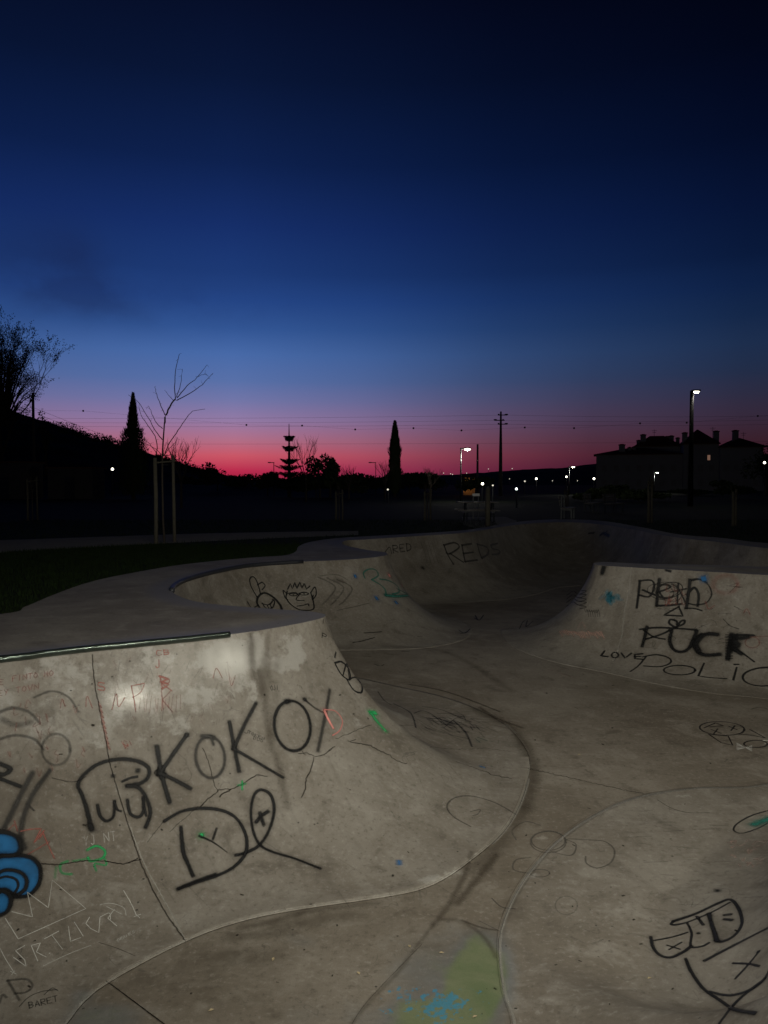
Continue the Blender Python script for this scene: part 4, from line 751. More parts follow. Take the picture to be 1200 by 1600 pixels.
for i in range(len(pn)-1):
    if math.dist(pn[i], pn[i+1]) > 1e-4: m.quad(pn[i], pn[i+1], pf[i+1], pf[i])
o = m.build('path', M['pathc']); o.data.uv_layers.new(name='UVMap'); tag(o, 'pale concrete footpath crossing the grass', 'path', kind='structure'); PATHP = [(p[0], p[1]) for p in pn]+[(p[0], p[1]) for p in pf[::-1]]
m = MB(); pk = [on_z(x, y, 0) for x, y in ((722, 806), (790, 806), (808, 812), (800, 818.5), (745, 823.5), (724, 818))]; pk = [(p.x, p.y, -.046) for p in pk]; m.f.append(tuple(range(len(pk)))); m.v += pk
o = m.build('paved_patch', M['pathc']); o.data.uv_layers.new(name='UVMap'); tag(o, 'pale paved patch under the picnic table', 'pavement', kind='structure')
# grass blades
def blades(region, n, h0, h1):
    v = []; f = []
    k = 0
    xr = np.random.uniform(region[0], region[1], n*3); yr = np.random.uniform(region[2], region[3], n*3)
    ok = ~inpoly(xr, yr, OUTs) & ~inpoly(xr, yr, PATHP)
    for x, y in zip(xr[ok][:n], yr[ok][:n]):
        a = random.uniform(0, 6.28); h = random.uniform(h0, h1); w = .006; dx, dy = math.cos(a)*w, math.sin(a)*w; lx, ly = random.gauss(0, .02), random.gauss(0, .02); b = len(v)
        v += [(x-dx, y-dy, -.06), (x+dx, y+dy, -.06), (x+lx, y+ly, -.05+h)]; f.append((b, b+1, b+2))
    return v, f
v1, f1 = blades((-9, 0, 8, 18), 42000, .03, .085); v2, f2 = blades((-14, 4, 15, 30), 22000, .04, .10); v3, f3 = blades((8, 16, 12, 30), 12000, .04, .1)
vv = v1+v2+v3; ff = f1+[tuple(i+len(v1) for i in q) for q in f2]+[tuple(i+len(v1)+len(v2) for i in q) for q in f3]
o = mesh_obj('grass', vv, ff, M['grass'], None, False); tag(o, 'short dark green lawn grass beside the bowl deck', 'grass', kind='stuff')

# hills as terrain meshes (real depth)
def hillmesh(name, x0, x1, y0, y1, nx, ny, fn, label):
    v = []; f = []
    for j in range(ny+1):
        for i in range(nx+1):
            x = x0+(x1-x0)*i/nx; y = y0+(y1-y0)*j/ny; v.append((x, y, fn(x, y)))
    for j in range(ny):
        for i in range(nx): a = j*(nx+1)+i; f.append((a, a+1, a+nx+2, a+nx+1))
    o = mesh_obj(name, v, f, M['hill'], None, True); tag(o, label, 'hill', kind='structure'); return o
def interp(x, tab):
    if x <= tab[0][0]: return tab[0][1]
    for (a, b), (c, d) in zip(tab, tab[1:]):
        if x <= c: return b+(d-b)*(x-a)/(c-a)
    return tab[-1][1]
RIDGE = [(-500, 560), (-200, 590), (-60, 620), (0, 634), (60, 655), (120, 678), (200, 698), (250, 716), (300, 735), (345, 748), (420, 751), (520, 757)]
def hill1(x, y):
    px = CX+F*x/150.0; top = (HY-interp(px, RIDGE))/F*150+1.4; t = (y-75)/75
    s = math.sin(min(1, max(0, t))*math.pi/2)**1.2 if y < 150 else max(0, 1-(y-150)/120)**.8
    return -.4 + (top+.4)*s + (.5*noise.noise(Vector((x*.12, y*.12, 0)))+.3*noise.noise(Vector((x*.5, y*.5, 0))))*s
hillmesh('hill', -160, 5, 75, 270, 150, 70, hill1, 'dark hillside sloping down from the left')
FARR = [(300, 752), (430, 751), (540, 749), (620, 746), (700, 742), (800, 736), (880, 731), (935, 724), (1000, 716), (1100, 715), (1300, 708), (1500, 712)]
def hill2(x, y):
    px = CX+F*x/900.0; top = (HY-interp(px, FARR))/F*900+1.4; s = math.sin(min(1, (y-600)/300)*math.pi/2) if y < 900 else max(0, 1-(y-900)/350)
    return -.5+(top+.5)*s + (1.4*noise.noise(Vector((x*.02, y*.02, 2)))+1.0*noise.noise(Vector((x*.09, y*.09, 2))))*s
hillmesh('far_hill', -300, 700, 600, 1250, 200, 50, hill2, 'low distant hill along the horizon with scattered lights')

# ------------------------------------------------------------------ trees
def leafcloud(m, c, rad, n, size, seed=0, flat=1.0, hollow=.0):
    rnd = random.Random(seed)
    for _ in range(n):
        while True:
            q = [rnd.uniform(-1, 1) for _ in range(3)]; r = math.sqrt(sum(t*t for t in q))
            if hollow < r <= 1: break
        p = Vector((c[0]+q[0]*rad[0], c[1]+q[1]*rad[1], c[2]+q[2]*rad[2])); a = Vector((rnd.gauss(0, 1), rnd.gauss(0, 1), rnd.gauss(0, flat))).normalized(); b = a.cross(Vector((rnd.gauss(0, 1), rnd.gauss(0, 1), rnd.gauss(0, 1)))).normalized(); s = size*rnd.uniform(.5, 1.3)
        m.quad(p-a*s, p+b*s*.5, p+a*s, p-b*s*.5)
def branchy(m, lm, p, d, L, r, depth, rnd, spread=.6, up=.15, leaf=0, lsize=.1, kids=3):
    pts = [p]; dd = d.copy()
    for k in range(4):
        dd = (dd+Vector((rnd.gauss(0, .10), rnd.gauss(0, .10), rnd.gauss(0, .08)+up*.25))).normalized(); pts.append(pts[-1]+dd*(L/4))
    m.tube(pts, [r*(1-.13*i) for i in range(5)], 5 if depth > 1 else 3, False)
    if depth <= 0:
        if leaf:
            for _ in range(leaf):
                q = pts[rnd.randint(1, 4)]+Vector((rnd.gauss(0, L*.12), rnd.gauss(0, L*.12), rnd.gauss(0, L*.12))); a = Vector((rnd.gauss(0, 1), rnd.gauss(0, 1), rnd.gauss(0, 1))).normalized(); b = a.cross(Vector((.3, .5, 1))).normalized(); lm.quad(q-a*lsize, q+b*lsize*.45, q+a*lsize, q-b*lsize*.45)
        return
    for k in range(kids):
        t = rnd.uniform(.45, 1.0) if k else 1.0; q = pts[0].lerp(pts[4], t) if t < 1 else pts[4]
        w = Vector((rnd.gauss(0, 1), rnd.gauss(0, 1), rnd.gauss(0, .6))).normalized(); nd = (dd+w*spread*rnd.uniform(.6, 1.3)+Vector((0, 0, up))).normalized()
        branchy(m, lm, q, nd, L*rnd.uniform(.62, .82), r*.56, depth-1, rnd, spread, up, leaf, lsize, kids)
def tree_obj(name, label, loc, h, seed, depth=4, trunkf=.3, spread=.65, leaf=2, lsize=.12, kids=3, r=None, group=None, lean=(0, 0), up=.12, cat='tree'):
    t = thing(name, label, cat, loc, 0, group); rnd = random.Random(seed); m = MB(); lm = MB(); tm = MB(); r = r or h*.022
    top = Vector((lean[0], lean[1], h*trunkf)); tm.tube([(0, 0, -.4), top*.5, top], [r*1.25, r*1.05, r*.9], 8)
    for k in range(kids+1):
        a = 2*math.pi*(k+rnd.random()*.6)/(kids+1); d = Vector((math.cos(a)*spread, math.sin(a)*spread, 1.0)).normalized(); branchy(m, lm, top, d, h*(1-trunkf)*.36, r*.62, depth-1, rnd, spread, up, leaf, lsize, kids)
    tm.build('trunk', M['bark'], t, True); m.build('branches', M['bark'], t)
    if lm.f: lm.build('leaves', M['leaf'], t)
    return t
def cloudtree(name, label, loc, h, w, seed, group=None, leaf=.22, n=900, cat='tree'):
    t = thing(name, label, cat, loc, 0, group); rnd = random.Random(seed); m = MB(); tm = MB()
    tm.tube([(0, 0, -.5), (0, 0, h*.55)], [h*.03, h*.015], 7)
    for k in range(7):
        c = (rnd.uniform(-.28, .28)*w, rnd.uniform(-.28, .28)*w, h*rnd.uniform(.35, .82)); rr = rnd.uniform(.18, .30); leafcloud(m, c, (w*rr, w*rr, h*rr*.75), n//7, leaf, seed*31+k); tm.tube([(0, 0, h*.3), c], [h*.012, h*.004], 4)
    tm.build('trunk', M['bark'], t); m.build('crown', M['leaf'], t); return t
def z_hill(x, y): return hill1(x, y) if y >= 75 else -.05
# big tree at left edge, on the slope
def place(px, Y, z=None): p = at(px, HY, Y); return (p.x, Y, -.05 if z is None else z)
q = at(2, 700, 95); t = tree_obj('bare_tree', 'large half bare tree with sparse leaves standing on the dark slope at the left edge', (q.x, 95, hill1(q.x, 95)-.3), at(0, 500, 95).z-hill1(q.x, 95), 12, depth=6, trunkf=.14, spread=.50, leaf=12, lsize=.12, kids=3, r=.30, up=.10)
lm = MB(); twg = MB(); rnd = random.Random(41); cz = at(0, 575, 95).z-hill1(q.x, 95)
for k in range(170):
    while True:
        e = [rnd.uniform(-1, 1) for _ in range(3)]
        if sum(a*a for a in e) < 1: break
    c = (e[0]*5.4-.6, e[1]*4.5, cz-.6+e[2]*6.6); w = rnd.uniform(.8, 1.6); leafcloud(lm, c, (w, w, w*.8), 170, .075, k+500); twg.tube([(e[0]*1.2, e[1], cz-5.5+e[2]*1.5), (c[0]*.6, c[1]*.6, cz-2.5+e[2]*4), c], [.10, .06, .02], 4)
lm.build('leaves', M['leaf'], t); twg.build('branches', M['bark'], t)
q = at(71, 680, 100); cloudtree('small_tree', 'small leafy tree beside the short pole on the slope', (q.x, 100, hill1(q.x, 100)-.3), max(2.5, at(70, 637, 100).z-hill1(q.x, 100)+.3), 2.4, 3, n=420, leaf=.16)
# cypress trees
def cypress(px, ptop, Y, w, label, seed, pbase=770, lean=0, lower=None):
    b = place(px, Y); hz = at(px, ptop, Y).z+.05; t = thing('cypress_tree', label, 'cypress tree', b, 0, 'cypress trees'); m = MB(); rnd = random.Random(seed); tm = MB(); tm.tube([(0, 0, -.3), (0, 0, hz*.6)], [.2, .08], 8)
    N = 9000
    for i in range(N):
        u = rnd.random()**.8; z = hz*(.03+.97*u); prof = (min(1, u/.12)**.5)*(1-u**2.4)**.85*(.85+.3*noise.noise(Vector((u*9, seed, 0)))) + .02
        if lower and u < lower[0]: prof = max(prof, lower[1]*(1-.55*u/lower[0]))
        a = rnd.uniform(0, 6.283); rr = w*.5*prof*math.sqrt(rnd.random())*(1+.42*noise.noise(Vector((math.cos(a)*2, math.sin(a)*2, z*1.3)))); p = Vector((rr*math.cos(a)+lean*u*u*hz, rr*math.sin(a), z)); s = .055*(Y/50)*rnd.uniform(.5, 1.4)*1.5
        d = Vector((math.cos(a)*.35, math.sin(a)*.35, 1)).normalized(); sd = Vector((-math.sin(a), math.cos(a), 0)); m.quad(p-sd*s*.5, p+d*s*2.2, p+sd*s*.5)
    tm.build('trunk', M['bark'], t); m.build('crown', M['leaf'], t); return t
cypress(208, 617, 70, 1.75, 'tall dark cypress on the left behind the staked young tree', 2, lower=(.66, 2.3), lean=.010)
cypress(617, 661, 80, 1.75, 'slender pointed cypress near the middle of the horizon', 9)
# young staked tree
t = thing('young_tree', 'bare young tree tied between wooden stakes on the lawn', 'tree', (0, 0, 0)); T2 = (4.615, 180, 540); YD = 18.8; m = MB(); tm = MB(); rnd = random.Random(4)
base = at(257, 853, YD)
def P3(q, dy=0): return at(q[0]/T2[0]+T2[1], q[1]/T2[0]+T2[2], YD+dy)
tm.tube([Vector((base.x, YD, -.1)), P3((345, 1250)), P3((340, 1000)), P3((340, 800)), P3((345, 700)), P3((355, 560))], [.028, .026, .024, .021, .019, .016], 8)
def limb(pts, r0, r1, dy):
    n = len(pts); P = [P3(q, dy*(i/(n-1))) for i, q in enumerate(pts)]
    PP = []
    for i in range(n-1):
        qq = [P[max(0, i-1)], P[i], P[i+1], P[min(n-1, i+2)]]
        for k in range(4): PP.append(Vector(cr(*[tuple(a) for a in qq], k/4))+Vector((rnd.gauss(0, .004), rnd.gauss(0, .02), rnd.gauss(0, .004))))
    PP.append(P[-1]); N = len(PP); m.tube(PP, [1.45*(r0+(r1-r0)*i/(N-1)) for i in range(N)], 5)
    for i in range(2, N, 2):
        if rnd.random() < .75:
            d = Vector((rnd.gauss(0, 1), rnd.gauss(0, 1), rnd.gauss(.4, .8))).normalized()*rnd.uniform(.03, .13); m.tube([PP[i], PP[i]+d*.5+Vector((0, 0, .005)), PP[i]+d], [.004, .003, .002], 3)
for pts, r0, r1, dy in (([(355, 560), (365, 500), (400, 430), (435, 385)], .016, .012, 0), ([(435, 385), (428, 300), (440, 150), (462, 62)], .009, .004, .3), ([(440, 370), (470, 280), (485, 170)], .007, .003, -.4), ([(445, 380), (520, 290), (590, 230), (662, 138)], .009, .003, .6), ([(440, 395), (540, 345), (630, 280), (706, 198)], .009, .003, -.5),
    ([(358, 500), (325, 420), (300, 350), (290, 292)], .008, .003, .5), ([(340, 680), (300, 630), (250, 545), (180, 420), (95, 355)], .009, .003, -.4), ([(342, 600), (290, 545), (262, 480), (240, 435)], .007, .003, .5), ([(295, 790), (298, 680), (240, 580), (190, 510), (170, 440)], .009, .003, .6), ([(295, 770), (250, 710), (205, 680)], .006, .003, -.3),
    ([(355, 790), (380, 720), (440, 630), (500, 540), (560, 475), (648, 458)], .010, .003, -.6), ([(415, 395), (385, 355), (355, 320)], .005, .002, .2), ([(345, 800), (400, 730), (440, 690), (445, 660)], .006, .003, .3), ([(340, 790), (290, 745), (210, 700)], .006, .003, .4), ([(590, 225), (650, 205), (672, 225)], .004, .002, .2), ([(345, 830), (350, 760), (365, 700)], .006, .003, .2)): limb(pts, r0, r1, dy)
tm.build('trunk', M['bark'], t, True); m.build('branches', M['bark'], t)
s = thing('tree_support', 'pair of pale round wooden stakes with a crossbar around the bare young tree', 'tree stakes', (base.x, YD, -.05), 0, 'tree support stakes')
def stake_pair(s, Y, xa, xb, h, ra=.048, dy=.25, sm='stake'):
    a = MB().tube([(xa, -dy, -.15), (xa+.01, -dy, h*.5), (xa-.005, -dy, h)], [ra*1.05, ra, ra*.95], 12); a.build('stake', M[sm], s, True); a = MB().tube([(xb, dy, -.15), (xb-.02, dy, h+.08)], [ra*.85, ra*.8], 12); a.build('stake', M[sm], s, True)
    MB().tube([(xa-.03, -dy, h-.12), (xb+.03, dy, h-.06)], .022, 8).build('crossbar', M[sm], s); MB().tube([((xa+xb)/2-.08, -.05, h-.16), ((xa+xb)/2+.08, .05, h-.16)], .012, 6).build('tie', M['wire'], s)
stake_pair(s, YD, at(248, 800, YD).x-base.x, at(268, 800, YD).x-base.x, at(250, 716, YD).z+.05, .050)
# other bare trees
for px, ptop, Y, sd, lab in ((283, 672, 45, 21, 'thin twiggy tree just right of the staked young tree'), (478, 672, 60, 22, 'thin bare tree right of the tiered pine'), (545, 722, 70, 24, 'small bare sapling above the dark bushes'), (673, 724, 65, 25, 'sparse bare tree right of the middle cypress'), (602, 715, 70, 27, 'faint bare twigs left of the middle cypress')):
    b = place(px, Y); tree_obj('bare_tree', lab, b, at(px, ptop, Y).z+.05, sd, depth=4, trunkf=.34, spread=.5, leaf=0, kids=3, r=.07, up=.25)
for px, ptop, Y, w, sd, lab in ((340, 720, 95, 4.0, 31, 'small round tree standing alone on the horizon left of the tiered pine'), (500, 708, 75, 2.8, 32, 'loose leafy tree right of the thin bare tree'), (516, 712, 75, 2.2, 33, 'narrow leafy shrub beside the loose leafy tree'),
    (418, 736, 85, 2.6, 34, 'low bush touching the left side of the tiered pine'), (494, 738, 80, 6, 35, 'broad dark bush under the loose leafy tree'), (545, 741, 80, 5.4, 36, 'rounded dark bush under the small sapling'), (640, 733, 90, 4.2, 37, 'dark rounded tree just right of the middle cypress'), (664, 730, 90, 5.5, 38, 'wider dark tree left of the lit park lamp'), (748, 733, 80, 5, 39, 'dark tree around the foot of the bare wooden pole'),
    (925, 762, 60, 2.6, 41, 'dark bush in front of the pale building, left end'), (965, 756, 70, 3.6, 42, 'dark rounded bush before the pale building'), (1198, 684, 100, 6, 43, 'dark tree at the right edge beside the building'), (1090, 765, 90, 7, 44, 'low dark shrub under the tall lamp'), (1150, 745, 70, 5, 45, 'dark tree in front of the right end of the building'), (600, 742, 95, 5, 46, 'dark bush at the foot of the middle cypress'), (1000, 765, 60, 4, 47, 'low dark shrub left of the tall lamp')):
    b = place(px, Y); cloudtree('leafy_tree', lab, b, at(px, ptop, Y).z+.05, w, sd, 'trees along the park edge', n=1100, leaf=.20)
# tree line along the horizon
rnd = random.Random(77)
for i in range(24):
    px = 285+i*17+rnd.uniform(-5, 5)
    if px > 690: px = 1180+ (px-690)*.3
    Y = rnd.uniform(105, 140); b = place(px, Y); ptop = rnd.choice((737, 741, 744, 746, 748))
    cloudtree('far_shrub', 'low dark shrub in the black hedge line under the horizon', b, at(px, ptop, Y).z+.05, rnd.uniform(4, 7), 100+i, 'shrubs in the horizon hedge', n=350, leaf=.3, cat='shrub')
# scrub along the hill crest
m = MB(); rnd = random.Random(8)
for i in range(130):
    px = rnd.uniform(70, 345); Y = rnd.uniform(140, 156); x = (px-CX)/F*Y; z = hill1(x, Y); w = rnd.choice((.6, .9, 1.3, 1.9)); leafcloud(m, (x, Y, z+w*.2), (w, w, w*.65), 60, .2, i)
tag(m.build('hill_scrub', M['leaf']), 'dark scrub growing along the crest of the left hillside', 'scrub', kind='stuff')
# tiered pine
Yp = 80; b = place(452, Yp); hz = at(452, 662, Yp).z+.05; t = thing('norfolk_pine', 'tiered pine with flat umbrella-like layers of branches on the horizon', 'pine tree', b); tm = MB(); tm.tube([(0, 0, -.2), (0, 0, hz*.6), (0, 0, hz)], [.22, .12, .03], 8); tm.build('trunk', M['bark'], t, True)
for (py, hw) in ((682, 8.5), (698, 12.5), (718, 17.5), (728, 22), (738, 23), (748, 25), (758, 26)):
    z = at(452, py, Yp).z+.05; rr = hw*Yp/F; m = MB(); rnd = random.Random(py); nb = 11
    for k in range(nb):
        a = 2*math.pi*(k+rnd.uniform(-.15, .15))/nb; ca, sa = math.cos(a), math.sin(a); L_ = rr*rnd.uniform(.6, 1.12); m.tube([(0, 0, z-.30), (ca*L_*.5, sa*L_*.5, z-.16), (ca*L_, sa*L_, z+.06)], [.035, .025, .010], 4, False)
        for j in range(190):
            f = rnd.uniform(.05, 1); wdt = .30*(1-f)+.16; sidev = rnd.uniform(-wdt, wdt); zz = z-.30+.34*f*f+rnd.uniform(-.20, .12)*(1.2-f); c = Vector((ca*L_*f-sa*sidev, sa*L_*f+ca*sidev, zz)); s_ = .10; m.quad(c-Vector((ca, sa, .1))*s_, c+Vector((-sa, ca, 0))*s_*.5, c+Vector((ca, sa, .35))*s_, c-Vector((-sa, ca, 0))*s_*.5)
    m.build('branch_tier', M['leaf'], t)
# staked saplings further off
for px, y0, Y, hh, lab in ((530, 768, 30, 1.35, 'slim stake behind the deck left of centre'), (668, 768, 30, 1.15, 'pair of pale stakes around a sapling beyond the far lip'), (1016, 752, 28, 1.5, 'pair of dim stakes right of the far lip'), (1148, 768, 26, 1.2, 'pair of stakes at the right in front of the building'), (50, 748, 30, 1.4, 'dim stake pair far left beyond the path'), (885, 765, 40, 1.5, 'dim stakes beyond the far end of the bowl')):
    b = place(px, Y); s = thing('tree_support', lab, 'tree stakes', b, 0, 'tree support stakes'); stake_pair(s, Y, -.12, .13, at(px, y0, Y).z+.05, .04, .15, 'darkwood')
    tr = tree_obj('sapling', 'leafless sapling between '+lab.replace('pair of ', ''), b, at(px, y0-22, Y).z+.05, int(px), depth=3, trunkf=.5, spread=.35, leaf=0, kids=2, r=.02, up=.3, group='staked saplings')

# ------------------------------------------------------------------ lamps, poles, wires
def lamp_post(px, ptop, Y, label, side=1, arm=.45, r=.055, power=0, head=(.5, .2), mat='lamp', group='lit park lamps', name='street_lamp', pm='metal'):
    b = place(px, Y); h = at(px, ptop, Y).z+.05; t = thing(name, label, 'street lamp', b, 0, group)
    MB().tube([(0, 0, -.1), (0, 0, h*.5), (0, 0, h)], [r*1.3, r*1.05, r*.85], 10).build('pole', M[pm], t, True)
    x0, x1 = (0, side*arm); MB().box((min(x0, x1)-.06, -.07, h-.03), (max(x0, x1)+.06, .07, h+.05)).build('arm', M['metal'], t)
    hx = side*(arm+head[0]*.3); f = MB().box((hx-head[0]/2, -.16, h-.02), (hx+head[0]/2, .16, h+.08)).build('lamp_head', M['metal'], t)
    MB().ball((hx, -.02, h-.05), head[1], (1.25, .9, .55), 12, 8).build('lamp_glass', M[mat], f, True)
    if power:
        l = bpy.data.lights.new('lamp_light', 'POINT'); l.energy = power; l.color = (1, .95, .8); l.shadow_soft_size = .15; lo = link('lamp_light', l, t); lo.location = (hx, -.05, h-.35)
    return t
lamp_post(720, 701, 60, 'lit park lamp with short arm left of the tall utility pole', 1, .35, .06, 260, (.5, .20))
lamp_post(1079, 611, 48, 'tall lit lamp on a thick dark pole in front of the pale building', 1, .12, .13, 130, (.46, .15), pm='blackm')
lamp_post(889, 729, 95, 'small lit lamp with pale pole left of the building', 1, .35, .07, 200, (.5, .16))
lamp_post(1022, 738, 110, 'small greenish lit lamp before the building wall', 1, .3, .07, 220, (.4, .14), 'lampc')
lamp_post(587, 723, 90, 'unlit lamp with long arm beside the middle cypress', -1, .55, .04, 0, (.35, .03), 'metal', 'unlit lamps')
lamp_post(428, 723, 85, 'unlit lamp pole immediately left of the tiered pine', -1, .4, .045, 0, (.3, .03), 'metal', 'unlit lamps')
def globe(px, py, Y, r, label, mat='lampfar', group='small lit globe lamps', power=0):
    b = place(px, Y); h = at(px, py, Y).z+.05; t = thing('globe_lamp', label, 'street lamp', b, 0, group); MB().tube([(0, 0, -.1), (0, 0, h-r*.8)], .05, 8).build('pole', M['metal'], t); MB().ball((0, 0, h), r, nu=12, nv=8).build('globe', M[mat], t, True)
    return t
for a in ((176, 733, 75, .12, 'bright lamp alone in the darkness at left below the cypress', 'lamp'), (754, 756, 60, .10, 'bright globe lamp right of the orange lit wall', 'lamp'), (770, 758.5, 62, .07, 'faint globe lamp just left of the tall utility pole foot', 'lampfar'), (807, 764, 45, .07, 'cool green tinted globe lamp above a thin post', 'lampc'),
          (838, 748, 90, .12, 'round bright globe lamp in the middle distance right of the utility pole', 'lamp'), (820, 752, 95, .10, 'globe lamp left of the round bright one', 'lampfar'), (885, 745, 90, .10, 'globe lamp directly left of the small park lamp pole', 'lamp'), (928, 748, 75, .10, 'globe lamp at the left corner of the building', 'lamp'), (1194, 723, 80, .12, 'bright globe lamp at the right edge', 'lamp'), (606, 765, 55, .07, 'faint lamp under the middle cypress', 'lampfar')):
    globe(*a[:5], mat=a[5])
for px, py in ((693, 740), (704, 741), (707, 742), (729, 740), (763, 733.5), (800, 733), (544, 754), (552, 752.5), (562, 751), (796, 749), (863, 752), (885, 748), (902, 752), (648, 744)):
    Y = 560; z = at(px, py, Y).z; x = (px-CX)/F*Y; t = thing('distant_lamp', 'tiny pale lamp far away at the foot of the distant hill', 'street lamp', (x, Y, -.05), 0, 'tiny distant lamps'); MB().tube([(0, 0, -.2), (0, 0, z)], .12, 6).build('pole', M['metal'], t); MB().ball((0, 0, z+.4), .30, nu=8, nv=6).build('globe', M['lampfar'], t, True)
# utility pole with three crossarms
Yu = 90; b = place(782, Yu); h = at(782, 643, Yu).z+.05; up = thing('utility_pole', 'tall utility pole with three crossarms on the horizon', 'utility pole', b)
MB().tube([(0, 0, -.2), (0, 0, h*.5), (0, 0, h)], [.24, .19, .10], 10).build('pole', M['polewood'], up, True)
arms = []
for py, x0, x1 in ((648.5, -.35, .75), (656.8, -.75, .45), (662.8, -.35, .75)):
    z = at(782, py, Yu).z+.05; a = MB().box((x0, -.05, z-.05), (x1, .05, z+.05)).build('crossarm', M['metal'], up); e = x1 if abs(x1) > abs(x0) else x0
    MB().ball((e*.85, 0, z+.06), .11, (2.0, 1, .8), 8, 6).build('insulator', M['metal'], a); MB().ball((e*-.35, 0, z+.08), .07, (1.5, 1, 1), 8, 6).build('insulator', M['metal'], a); arms.append((b[0]+e*.85, Yu, z-.05))
t = thing('wooden_pole', 'shorter plain pole left of the tall utility pole', 'utility pole', place(746, 85)); h2 = at(746, 694, 85).z+.05; MB().tube([(0, 0, -.2), (0, 0, h2)], [.15, .10], 10).build('pole', M['polewood'], t); MB().box((-.1, -.1, h2-.55), (.1, .1, h2-.35)).build('cap', M['metal'], t)
q = at(52, 650, 97); t = thing('short_pole', 'short thick pole on the dark slope below the large tree', 'utility pole', (q.x, 97, hill1(q.x, 97)-.2)); hh = at(52, 615, 97).z-hill1(q.x, 97)+.3; MB().tube([(0, 0, 0), (0, 0, hh)], [.20, .17], 8).build('pole', M['polewood'], t); MB().box((-.35, -.06, hh-.5), (.35, .06, hh-.38)).build('crossarm', M['metal'], t)
def cable(pts, r, label): tag(MB().tube(pts, r, 5).build('overhead_wire', M['wire']), label, 'cable', 'overhead wires'); return pts
def sag(a, b, s, n=40): a = Vector(a); b = Vector(b); return [a.lerp(b, i/n)-Vector((0, 0, s*4*(i/n)*(1-i/n))) for i in range(n+1)]
Lpt = [at(-150, y, 90) for y in (652, 658, 664)]; Rpt = [at(1350, y, 90) for y in (646, 652, 659)]
for (a, l, r_, nm) in zip(arms, Lpt, Rpt, ('top', 'middle', 'lowest')):
    cable(sag(l, a, .25, 60), .009, 'thin wire running left from the %s crossarm of the utility pole' % nm); cable(sag(a, r_, .3, 60), .009, 'thin wire running right from the %s crossarm of the utility pole' % nm)
w2 = cable(sag(at(-100, 693, 130), at(1400, 688, 130), .3), .012, 'lower faint wire just above the red glow'); cable(sag(at(40, 632, 97), at(230, 705, 140), .1), .016, 'steep wire descending from the slope to the left cypress'); cable(sag(at(60, 648, 97), at(215, 702, 140), .15), .018, 'second steep wire under the first at left')
MK = ((130, 642), (385, 664), (472, 665), (555, 671), (646, 669), (721, 672.5), (820, 668), (897, 669), (1000, 661.5), (1073, 660.5), (1184, 650))
w3 = [at(x, y, 100) for x, y in ((-150, 640),)+MK+((1350, 645),)]; cable(w3, .007, 'finest highest wire carrying the small dark marker balls')
for x, y in MK: p = at(x, y, 100); tag(MB().ball(p, .13, nu=10, nv=6).build('marker_ball', M['wire'], None, True), 'small dark marker ball on the finest wire', 'marker ball', 'marker balls on the wire')

# ------------------------------------------------------------------ buildings
BA = math.atan((931-CX)/F); P0 = at(931, HY, 150); ux, uy = math.cos(BA), -math.sin(BA)
bd = thing('apartment_building', 'large pale building with low tiled roofs and many chimneys behind the tall lamp', 'building', (P0.x, P0.y, -.05), -BA)
def bx(px, off=0):                       # distance along the front wall (off metres behind it) of what is seen at column px
    t = (px-CX)/F; ox, oy = P0.x+math.sin(BA)*off, P0.y+math.cos(BA)*off
    return (t*oy-ox)/(ux-t*uy)
def bz(py, px=1000, off=0): return at(px, py, P0.y+math.cos(BA)*off+uy*bx(px, off)).z+.05
def wallblock(x0, x1, y0, y1, ztop, name='wall'): return MB().box((x0, y0, -.1), (x1, y1, ztop)).build(name, M['wallp'], bd)
def roofp(prof, y0, y1, name='roof'):
    m = MB(); n = len(prof); m.v = [(x, y0, z) for x, z in prof]+[(x, y1, z) for x, z in prof]; m.f = [tuple(range(n))[::-1], tuple(range(n, 2*n))]+[(i, (i+1) % n, n+(i+1) % n, n+i) for i in range(n)]; return m.build(name, M['roof'], bd)
XZ = lambda px, py, off=0: (bx(px, off), bz(py, px, off))
zA = bz(711, 940); wallblock(bx(931), bx(1066), 0, 9, zA); zB = bz(694, 1096, -1); wallblock(bx(1066)+.01, bx(1121), -1, 11, zB); zC = bz(699, 1150, -2.5); wallblock(bx(1121)+.01, bx(1187), -2.5, 8, zC); zD = bz(698, 1020, 6)
wallblock(bx(992, 6), bx(1066, 6)-.02, 5.5, 11, zD)
xa, xb = bx(927), bx(1066)-.01
def hip(x0, x1, y0, y1, z0, rise, inset, name='roof'):
    m = MB(); ym = (y0+y1)/2; m.v = [(x0, y0, z0), (x1, y0, z0), (x1, y1, z0), (x0, y1, z0), (x0, y0, z0+.12), (x1, y0, z0+.12), (x1, y1, z0+.12), (x0, y1, z0+.12), (x0+inset, ym, z0+rise), (x1-inset, ym, z0+rise)]
    m.f = [(3, 2, 1, 0), (0, 1, 5, 4), (1, 2, 6, 5), (2, 3, 7, 6), (3, 0, 4, 7), (4, 5, 9, 8), (5, 6, 9), (6, 7, 8, 9), (7, 4, 8)]; return m.build(name, M['roof'], bd)
hip(bx(927), bx(1066)-.05, -.6, 8.4, zA+.004, bz(700, 1000, 4)-zA, 6.5)
hip(bx(989, 6), bx(1068, 6)-.4, 5, 11.6, zD+.004, bz(681, 1025, 8)-zD, 3.2)
hip(bx(1064), bx(1123), -1.6, 11.6, zB+.004, bz(671, 1096, 5)-zB, 3.4)
hip(bx(1119), bx(1193), -3.1, 8.6, zC+.004, bz(684.5, 1150, 2.7)-zC, 4.4)
